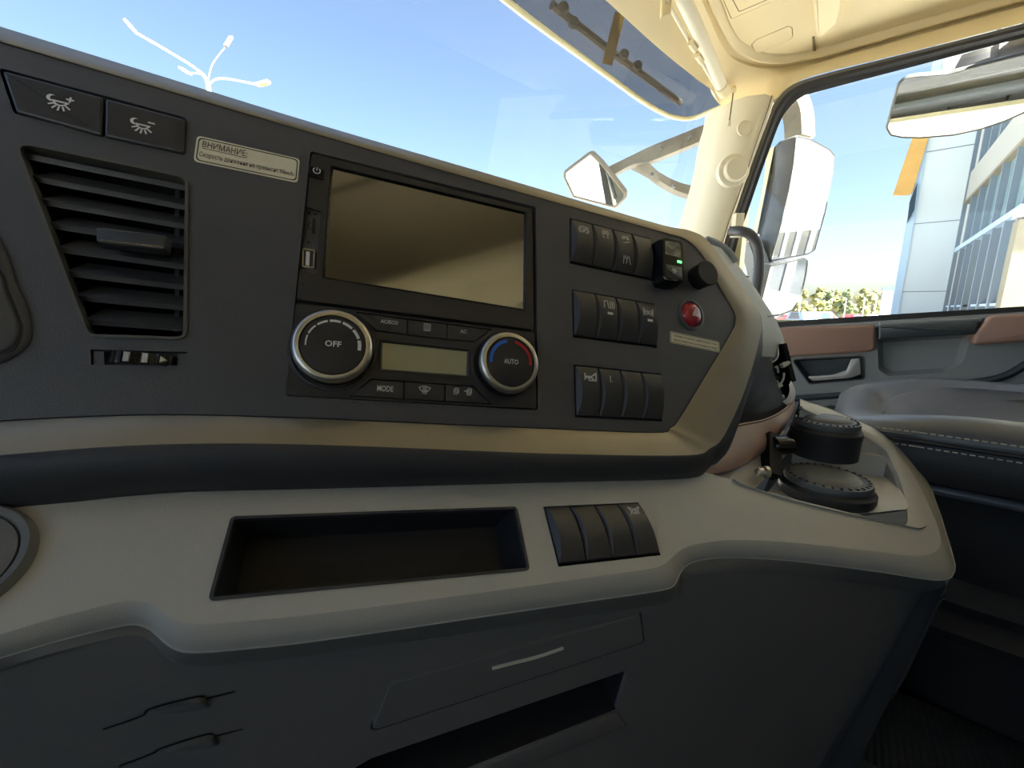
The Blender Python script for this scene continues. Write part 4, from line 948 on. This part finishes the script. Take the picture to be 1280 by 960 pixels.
# ================================================================== FLOOR MAT
mt = thing('floor_mat', 'ribbed dark rubber floor mat with a raised fold beside the console', 'floor mat', T(.75, -.1, -.72))
# profile across the fold: n direction roughly towards the lower right of the picture
p0 = hitZ(1122, 862, -.65); p1 = hitZ(1290, 935, -.65); ax = (p1-p0); ax.z = 0; ax.normalize(); nx = Vector((ax.y, -ax.x, 0))
if nx.dot(C0-p0) < 0: nx = -nx
prof = [(-.45,-.717),(-.10,-.717),(-.05,-.712),(-.02,-.692),(.0,-.655),(.02,-.638),(.06,-.630),(.22,-.620),(.26,-.64),(.28,-.717)]
L = [[p0+ax*s+nx*o+Vector((0, 0, z-p0.z+HC)) for o, z in prof] for s in (-.10, .0, .2, .4, .62)]
mk('mat_sheet', thicken(loft(L), .004), 'mat_rubber', mt, 50)
for i in range(80):
    s = -.09+i*.0085
    mk('mat_rib', loft([[p0+ax*(s+q)+nx*o+Vector((0, 0, z-p0.z+HC+.0006+(.0012 if q == .0025 else 0))) for q in (0, .0025, .005)] for o, z in prof[4:8]]), 'mat_rubber', mt, 20)
# ================================================================== OUTSIDE THE CAB
mk('ground', G().add([(-300,-300,0),(300,-300,0),(300,300,0),(-300,300,0)], [(0,1,2,3)]), 'asphalt', None, 0, kind='structure')
# --- outside sun visor
vl = [(560,-60),(632,0),(676,34),(720,66),(765,99),(800,124.5),(828,141),(850,148),(868,147),(884,141),(902,133),(930,122)]
va = cr([hitZ(u, v, .575) for u, v in vl], 4)
vb = [p+Vector((-.01, -.02, .10)) for p in va]; vc = [p+Vector((-.02, -.07, .26)) for p in va]
vis = thing('sun_visor', 'tinted outside sun visor with a pale edge above the windshield', 'sun visor', va[20])
mk('tinted_sheet', thicken(loft([va, vb, vc]), .004), 'visor_tint', vis, 60)
mk('pale_edge', tube(va, .0065, 8), 'cream_paint', vis, 60)
def vz(u, v, z): return hitZ(u, v, z)
mk('visor_bracket', bar([hitZ(775, 16, .70), hitZ(768, 44, .665), hitZ(759, 80, .62)], CF, .006, .013), 'bronze', vis, 30)
mk('visor_bracket', tube([hitZ(690, 6, .74), hitZ(760, 62, .72), hitZ(820, 106, .70), hitZ(850, 128, .69)], .010, 8), 'mirror_black', vis, 30)
for (u, v) in ((704,10),(717,28),(780,68),(797,82)): mk('visor_bolt', lathe(Plane(hitZ(u, v, .69), CR, CU), [(.0001,.006),(.012,.005),(.014,0),(.014,-.004)], 14, False), 'mirror_black', vis, 40)
# --- front mirror on its arms
def mplane(c, refl):
    n = ((C0-c).normalized()+Vector(refl).normalized()).normalized()
    x = Vector((0, 0, 1)).cross(n).normalized()
    if x.dot(CR) < 0: x = -x
    pl = Plane(c, x, n.cross(x));  return pl
fm = thing('front_mirror', 'small square front mirror on a curved forked arm beyond the windshield', 'mirror', at(743, 255, 1.5))
pl = mplane(at(743, 226, 1.5), (-.84, .0, -.52))
mo = rnd(pl.locs([(738,190.5),(751,203),(781,241),(780.5,248),(769,259.5),(717,246),(705.5,222),(706,215)]), .012)
mk('mirror_glass', prism(pl, inset(mo, .006), -.004, .001), 'mirror', fm, 0)
mk('mirror_housing', rings(pl, [(inset(mo, .03), -.06), (inset(mo, -.004), -.035), (inset(mo, -.005), -.004), (mo, .003), (inset(mo, .005), .0015)], True, False), 'bracket', fm, 40)
def Lp(pts): return [at(u, v, d) for u, v, d in pts]
def strip(top, bot, dep, th):
    a = cr([at(u, v, d) for (u, v), d in zip(top, dep)], 5); b = cr([at(u, v, d) for (u, v), d in zip(bot, dep)], 5); k = CF*th
    return loft([a, b, [p+k for p in b], [p+k for p in a], a])
dp = [1.52, 1.47, 1.43, 1.38, 1.33]
mk('upper_arm', strip([(757,210),(790,194),(815,182),(850,168),(905,145)], [(766,219),(790,206),(811,202),(850,187),(900,166)], dp, .03), 'bracket', fm, 50)
mk('lower_arm', strip([(786,200),(807,201),(824,215),(850,228),(885,236)], [(793,207),(812,217),(826,227),(848,239),(880,249)], [1.48,1.44,1.41,1.38,1.34], .03), 'bracket', fm, 50)
for (u, v, d) in ((826,185,1.40),(862,171,1.36),(815,218,1.41),(843,232,1.37)):
    mk('arm_bolt', lathe(Plane(at(u, v, d), CR, CU), [(.0001,.004),(.006,.003),(.007,-.006)], 14, False), 'lamp_grey', fm, 40)
# --- large side mirror with wide-angle mirror below
sm = thing('side_mirror', 'tall rear view mirror in a dark and cream housing outside the door window', 'mirror', at(990, 400, 1.38))
pl = mplane(at(1005, 250, 1.40), (.30, -1, .10))
mo = rnd(pl.locs([(994.5,169.5),(1013,174),(1037,187),(1043,195),(1041,214),(1031,265),(1018,313),(1009,318),(962,327),(973,290),(985,240),(991,205)]), .01)
mk('mirror_glass', prism(pl, inset(mo, .004), -.004, .001), 'mirror', sm, 0)
mk('mirror_housing', rings(pl, [(inset(mo, .012), -.085), (inset(mo, -.002), -.06), (inset(mo, -.004), -.004), (mo, .003), (inset(mo, .004), .001)], True, False), 'mirror_black', sm, 40)
mk('housing_cover', rings(pl, [(inset(mo, .03), -.135), (inset(mo, .014), -.12), (inset(mo, .010), -.084)], True, False), 'cream_paint', sm, 50)
pl2 = mplane(at(984, 357, 1.40), (.45, -1, -.05))
lo4 = rnd(pl2.locs([(962,332),(1004,322.5),(1009,326),(1007,342),(1000,374),(990,388),(975,394),(950,396),(950,380),(957,352)]), .008)
mk('wide_glass', prism(pl2, inset(lo4, .005), -.004, .001), 'mirror', sm, 0)
mk('wide_housing', rings(pl2, [(inset(lo4, .015), -.07), (inset(lo4, -.003), -.05), (inset(lo4, -.005), -.004), (lo4, .004), (inset(lo4, .005), .001)], True, False), 'mirror_black', sm, 40)
mk('support_arm', bar([at(930,118,1.20), at(945,112,1.42), at(968,118,1.43), at(986,128,1.42), at(996,145,1.41), at(998,175,1.41)], CF, .03, .026, 5), 'bracket', sm, 50)
mk('arm_cover', bar([at(955,104,1.47), at(982,112,1.45), at(1000,124,1.44), at(1008,145,1.43), at(1010,176,1.43)], CF, .025, .009, 5), 'cream_paint', sm, 50)
mk('lower_support', bar([at(935,300,1.46), at(946,330,1.45), at(950,360,1.44), at(948,400,1.44)], CF, .03, .022, 5), 'mirror_black', sm, 50)
# --- kerb mirror above the door window
km = thing('kerb_mirror', 'wide kerb mirror tilted downward above the passenger door window', 'mirror', at(1210, 175, 1.05))
pl = mplane(at(1200, 122, 1.06), (-.47, .10, -1))
kp = [(1108,160),(1123,105),(1130,98),(1145,95),(1185,92),(1280,68),(1370,45),(1390,60),(1370,100),(1320,126),(1280,141),(1255,152),(1225,162),(1192,169),(1150,172.5),(1128,172),(1113,169)]
mo = rnd(pl.locs(kp), .012)
mk('mirror_glass', prism(pl, inset(mo, .003), -.004, .001), 'mirror', km, 0)
mk('mirror_housing', rings(pl, [(inset(mo, .05), -.06), (inset(mo, .01), -.045), (inset(mo, -.003), -.004), (mo, .003), (inset(mo, .003), .001)], True, False), 'mirror_black', km, 40)
mk('mount_arm', bar([at(1200, 88, 1.16), at(1235, 78, 1.12), at(1290, 60, 1.1), Vector((1.39, -.25, HC+.68))], CF, .03, .022, 3), 'rubber', km, 30)
mk('mount_cap', prism(Plane(at(1262, 66, 1.06), CR, CU).rot(.25), [(-.045,-.012),(.06,-.012),(.06,.03),(-.03,.03)], -.01, .01, .004), 'lamp_grey', km, 30)
# --- front of the truck, seen in the front mirror
tf_ = thing('truck_front', 'cream painted truck front panel below the windshield with black wipers', 'truck front', (0, .66, HC-1.4))
mk('front_panel', boxg((-1.25, .64, HC-1.4), (1.32, .70, HC-.29)), 'cream_paint', tf_, 0)
mk('grille', boxg((-.8, .69, HC-1.2), (.9, .72, HC-.75)), 'mirror_black', tf_, 0)
for x in (-.7, .0, .7): mk('wiper', tube([(x, .72, HC-.32), (x+.5, .70, HC-.26)], .012, 8), 'black', tf_, 40)
# --- lamp post
D0 = 16
lp = thing('lamp_post', 'white street lamp post with four branching arms in the sky', 'lamp post', at(262, 400, D0)*1.0)
base = at(260, 104, D0); lp.location = (base.x, base.y, 0); ORG[lp.name] = Vector((base.x, base.y, 0))
mk('pole', tube([(base.x, base.y, 0), base], [.10, .08, .06], 12), 'lamp_white', lp, 60)
arms = [([(259,103,0),(256,95,0),(247,87.5,-.1),(234,78.5,-.2),(205,61,-.5),(172,42,-.9)], [(171,41.5,-.9),(156,25,-1.1)], 'lamp_white', .07),
        ([(260.5,103,0),(261.5,94,0),(265,82,.2),(272,71,.6),(281,60,1.0)], [(282,58,1.0),(289,46,1.3)], 'lamp_grey', .05),
        ([(261,107,0),(265,102,0),(273,98.5,-.1),(290,99.5,-.3),(322,106,-.6)], [(321,106,-.6),(336,102,-.8)], 'lamp_white', .055),
        ([(257,101,0),(254,95,.2),(248,91.8,.5),(236,91.5,.9)], [(237,92,.9),(226,85,1.2)], 'lamp_white', .05)]
for pts, hd_, mt_, r in arms:
    ar = mk('lamp_arm', tube([at(u, v, D0+k) for u, v, k in pts], r*.6, 8, 4), mt_, lp, 60)
    (u0, v0, k0), (u1, v1, k1) = hd_
    mk('lamp_head', bar([at(u0, v0, D0+k0), at(u1, v1, D0+k1)], Vector((0, 0, 1)), .04, .085), mt_, ar, 30)
    mk('lamp_lens', bar([at(u0, v0, D0+k0).lerp(at(u1, v1, D0+k1), .2)-Vector((0,0,.05)), at(u0, v0, D0+k0).lerp(at(u1, v1, D0+k1), .9)-Vector((0,0,.05))], Vector((0, 0, 1)), .02, .08), 'bronze', ar, 30)
# --- office building
XF = 25.0
bl = hitX(1114, 388, XF); br_ = hitX(1181, 386, XF); Yf = br_.y
ob = thing('office_building', 'modern office building with a pale grey end wall and glazed side facade', 'building', (XF, Yf, 0))
mk('end_wall', boxg((XF, Yf, 0), (XF+.5, bl.y-.25, 17)), 'fin', ob, 0)
for z in (3.1, 5.9, 8.7): mk('panel_joint', boxg((XF-.015, Yf, z), (XF+.1, bl.y-.25, z+.03)), 'win_frame', ob, 0)
mk('corner_trim', boxg((XF-.06, bl.y-.25, 0), (XF+.56, bl.y, 17)), 'fin_edge', ob, 0)
mk('inner_edge', boxg((XF-.1, Yf-.06, 0), (XF+.1, Yf+.06, 17)), 'win_frame', ob, 0)
FA = Plane((XF, Yf, 0), (-1, 0, 0), (0, 0, 1))
xc = FA.loc(1252, 380)[0]; Xc = XF-xc
mk('facade_wall', boxg((Xc, Yf-6, 0), (XF+8, Yf-.3, 17)), 'spandrel', ob, 0)
def fz(u, v): return FA.loc(u, v)
zl = fz(1225, 294)[1]; zs0 = fz(1226, 232)[1]; zs1 = fz(1240, 183)[1]
xw = fz(1190, 384)[0]
mk('ledge', boxg((Xc-.1, Yf-.4, zl-.08), (XF, Yf+.06, zl+.08)), 'fin_edge', ob, 0)
mk('spandrel_band', boxg((Xc, Yf-.35, zs0), (XF, Yf+.02, zs1)), 'spandrel', ob, 0)
mk('band_trim', boxg((Xc, Yf-.35, zs0-.10), (XF, Yf+.05, zs0)), 'concrete', ob, 0)
def panes(z0, z1, n, mt_):
    for i in range(n):
        a = Xc + (XF-.1-Xc)*i/n; b = Xc + (XF-.1-Xc)*(i+1)/n
        w_ = mk('window', boxg((a, Yf-.32, z0), (a+.09, Yf+.03, z1)), 'win_frame', ob, 0)
        mk('pane', boxg((a+.09, Yf-.30, z0), (b, Yf-.12, z1)), mt_, w_, 0)
panes(zl+.08, zs0-.1, 6, 'win_glass'); panes(zs1, zs1+3.2, 6, 'win_glass')
n = 7
for i in range(n):
    a = Xc + (XF-.1-Xc)*i/n; b = Xc + (XF-.1-Xc)*(i+1)/n
    w_ = mk('window', boxg((a, Yf-.32, 0), (a+.16, Yf+.04, zl-.08)), 'win_frame', ob, 0)
    mk('pane', boxg((a+.16, Yf-.30, 0), (b, Yf-.14, zl-.08)), 'concrete' if i == 3 else 'car_glass' if i % 2 else 'win_frame', w_, 0)
    if i != 3: mk('transom', boxg((a, Yf-.2, zl*.52), (b, Yf+.0, zl*.52+.07)), 'fin_edge', w_, 0)
# near wing facing the truck
mk('wing_wall', boxg((Xc-.05, Yf-9, 0), (Xc+6, Yf-.35, 17)), 'concrete', ob, 0)
NW_ = Plane((Xc, Yf, 0), (0, -1, 0), (0, 0, 1))
def nw(px): return [NW_.loc(u, v) for u, v in px]
mk('column', boxg((Xc-.25, Yf-1.25, 0), (Xc+.3, Yf+.05, NW_.loc(1262, 277)[1])), 'concrete', ob, 0)
zt = NW_.loc(1262, 274)[1]
mk('wing_ledge', boxg((Xc-.35, Yf-9, zt), (Xc+.2, Yf+.1, zt+.16)), 'wall_white', ob, 0)
for i in range(4):
    y1 = Yf-.15-i*2.4
    w_ = mk('window', boxg((Xc-.22, y1-2.2, zt+.2), (Xc, y1, zt+2.6)), 'win_frame', ob, 0)
    mk('pane', boxg((Xc-.25, y1-2.1, zt+.5), (Xc-.2, y1-.15, zt+2.5)), 'win_glass', w_, 0)
    y2 = Yf-1.5-i*2.4
    w_ = mk('window', boxg((Xc-.12, y2-2.1, .9), (Xc, y2, zt-.5)), 'wall_white', ob, 0)
    mk('pane', boxg((Xc-.15, y2-2.0, 1.0+(zt-1.5)*.55), (Xc-.1, y2-.1, 1.4+(zt-1.5)*.55)), 'win_frame', w_, 0)
# banner and louvre on the building's edge
XB = XF-.2
ban = [hitX(u, v, XB) for u, v in ((1146,165),(1163,165),(1140.5,240),(1136,244),(1116,244))]
ban = [hitX(1165,100,XB), hitX(1182,100,XB)]+ban[1:]
g = loft([ban, [p+Vector((.12, 0, 0)) for p in ban]], True, True)
mk('orange_banner', g, 'orange', None, 0, label='orange yellow tapering banner hanging at the building edge', category='banner')
lv = [hitX(u, v, XB) for u, v in ((1147,228),(1143,262),(1134,279),(1137,252),(1142,240))]
mk('louvre', loft([lv, [p+Vector((.15, 0, 0)) for p in lv]], True, True), 'car_glass', ob, 0)
# low shed beyond
sh = thing('storage_shed', 'low grey shed beside the office building corner', 'shed', hitX(1112, 389, 45))
a, b = hitX(1101, 388, 45), hitX(1116, 388, 45); zt_ = hitX(1112, 358, 45).z
mk('shed_wall', boxg((45, min(a.y, b.y)-.5, 0), (49, max(a.y, b.y), zt_*.92)), 'spandrel', sh, 0)
mk('shed_roof', boxg((44.8, min(a.y, b.y)-.6, zt_*.92), (49.2, max(a.y, b.y)+.1, zt_)), 'win_frame', sh, 0)
# building reflected in the side mirrors
wbld = thing('warehouse', 'long white warehouse with dark upright windows seen in the side mirrors', 'building', (13, -42, 0))
mk('warehouse_wall', boxg((13, -66, 0), (24, -18, 8)), 'wall_white', wbld, 0)
for i in range(16):
    w_ = mk('window', boxg((12.9, -21.5-i*2.8, .8), (13.05, -20-i*2.8, 4.2)), 'car_glass', wbld, 0)
mk('wall_band', boxg((12.93, -66, 5.2), (13.02, -18, 6.6)), 'fin', wbld, 0)
# --- trees
def blob(c, r, seed, n=2):
    bm = bmesh.new(); bmesh.ops.create_icosphere(bm, subdivisions=n, radius=1)
    rs = random.Random(seed); g = G()
    for v in bm.verts:
        k = 1+.28*rs.uniform(-1, 1); v.co = Vector((v.co.x*r*k, v.co.y*r*k, v.co.z*r*k*.95))
    bm.verts.index_update(); g.add([v.co+Vector(c) for v in bm.verts], [tuple(q.index for q in f.verts) for f in bm.faces]); bm.free(); return g
tl = ['broad yellow green tree beside the parked blue car', 'round yellowish tree behind the white van', 'tall dark pointed tree among the yellow green ones', 'pale green spreading tree behind the white van roof', 'dense green tree behind the red car', 'bright yellow green tree above the red car', 'slim green tree beside the grey shed', 'darker green tree next to the grey shed wall']
DT = 85
for i, (u, tp_) in enumerate(((1003,362),(1021,359),(1031,358.5),(1044,362),(1060,361),(1078,359.5),(1091,362),(1104,361))):
    b = at(u, 388, DT+(i % 4)*7); top_ = at(u, tp_, DT+(i % 4)*7).z
    t = thing('tree', tl[i], 'tree', (b.x, b.y, 0), 'trees beyond the parked cars')
    mk('trunk', tube([(b.x, b.y, 0), (b.x, b.y, top_*.5)], .18, 8), 'trunk', t, 40)
    g = G(); rs = random.Random(i)
    for k in range(16):
        f_ = rs.uniform(.15, .92); sp_ = 1.3*math.sin(math.pi*min(f_, .9))+.35
        g = g + blob((b.x+rs.uniform(-1, 1)*sp_, b.y+rs.uniform(-1, 1)*sp_, top_*f_), rs.uniform(.5, .95)*(1.15-f_*.4), i*50+k)
    g = g + blob((b.x, b.y, top_-.55), .6, i+900)
    mk('crown', g, 'tree_dark' if i in (2, 4, 7) else 'tree_green', t, 0)
# --- cars
def car(u, d, rotz, paint, van, label):
    b = at(u, 390, d); t = thing('parked_car', label, 'car', (b.x, b.y, 0), 'cars parked beyond the door window')
    pl = Plane((b.x, b.y, 0), (math.cos(rotz), math.sin(rotz), 0), (0, 0, 1)); h = 2.0 if van else 1.45
    side = [(-2.2,.3),(2.2,.3),(2.25,.75),(1.5,.95),(1.1,h*.98),(-1.6,h),(-2.15,.95)] if van else [(-2.2,.3),(2.2,.3),(2.2,.7),(1.25,.88),(.6,h),(-.9,h),(-1.6,.92),(-2.2,.85)]
    mk('car_body', prism(pl, rnd(side, .12), -.85, .85, .12), paint, t, 40)
    wn = [(-1.3,1.02),(1.0,1.0),(.55,h-.12),(-.85,h-.12)]
    for z in (-.86, .86): mk('car_window', prism(pl, wn, z-.01, z+.01), 'car_glass', t, 0)
    for x in (-1.4, 1.4):
        for z in (-.8, .8): mk('wheel', lathe(pl.shift(x, .33), [(.0001,z-.1),(.33,z-.1),(.33,z+.1),(.0001,z+.1)], 18, False), 'tyre', t, 40)
car(983, 70, .6, 'car_red', False, 'red car half hidden by the lower side mirror')
car(1000, 58, .7, 'car_blue', True, 'pale blue van parked next to the half hidden red car')
car(1026, 60, -.6, 'car_white', True, 'white van parked between the blue van and the red car')
car(1068, 78, -.6, 'car_red', False, 'bright red car parked in front of the trees')
car(1097, 74, -.6, 'car_white', False, 'small white car beside the low grey shed')
for u in (1000, 1057, 1080, 1095):
    b = at(u, 380, 66+(u % 4)*3); mk('light_pole', tube([(b.x, b.y, 0), (b.x, b.y, at(u, 372, 66).z)], .07, 8), 'lamp_white', None, 40, label={1000: 'thin white light pole by the blue van', 1057: 'thin white light pole between the white van and the red car', 1080: 'thin white light pole right behind the red car', 1095: 'thin white light pole behind the small white car'}[u], category='light pole', group='light poles among the trees')
# ================================================================== REAR OF THE CAB (mirrored in the screen)
cu_ = thing('cab_curtain', 'beige pleated curtain hanging at the rear of the cab', 'curtain', (-.75, -.9, HC+.3))
pts = [(-.98+.46*k/60, -.72+.05*math.sin(k*.62)) for k in range(61)]
mk('curtain_cloth', thicken(loft([[Vector((x, y, HC+z)) for x, y in pts] for z in (.45, 1.62)]), .004), 'curtain', cu_, 60)
mk('curtain_rail', tube([(-1.25, -.72, HC+1.64), (1.2, -.72, HC+1.64)], .012, 10), 'handle_dark', cu_, 50)
def bunk(z, label):
    t = thing('sleeper_bunk', label, 'bunk', (0, -1.15, HC+z-.1), 'sleeper bunks along the rear wall')
    R_ = lambda k: rnd([(-1.25+k,-.29+k),(1.25-k,-.29+k),(1.25-k,.29-k),(-1.25+k,.29-k)], .05)
    mk('mattress', rings(Plane((0, -1.15, HC+z), (1, 0, 0), (0, 1, 0)), [(R_(.03), 0), (R_(0), .05), (R_(0), .14), (R_(.04), .2)]), 'bed', t, 50)
    mk('bunk_base', boxg((-1.27, -1.44, HC+z-.16), (1.27, -.87, HC+z)), 'bed' if z > 0 else 'rear_wall', t, 0)
bunk(.98, 'upper sleeper bunk with a beige wrapped mattress'); bunk(-.25, 'lower sleeper bunk with a beige mattress')
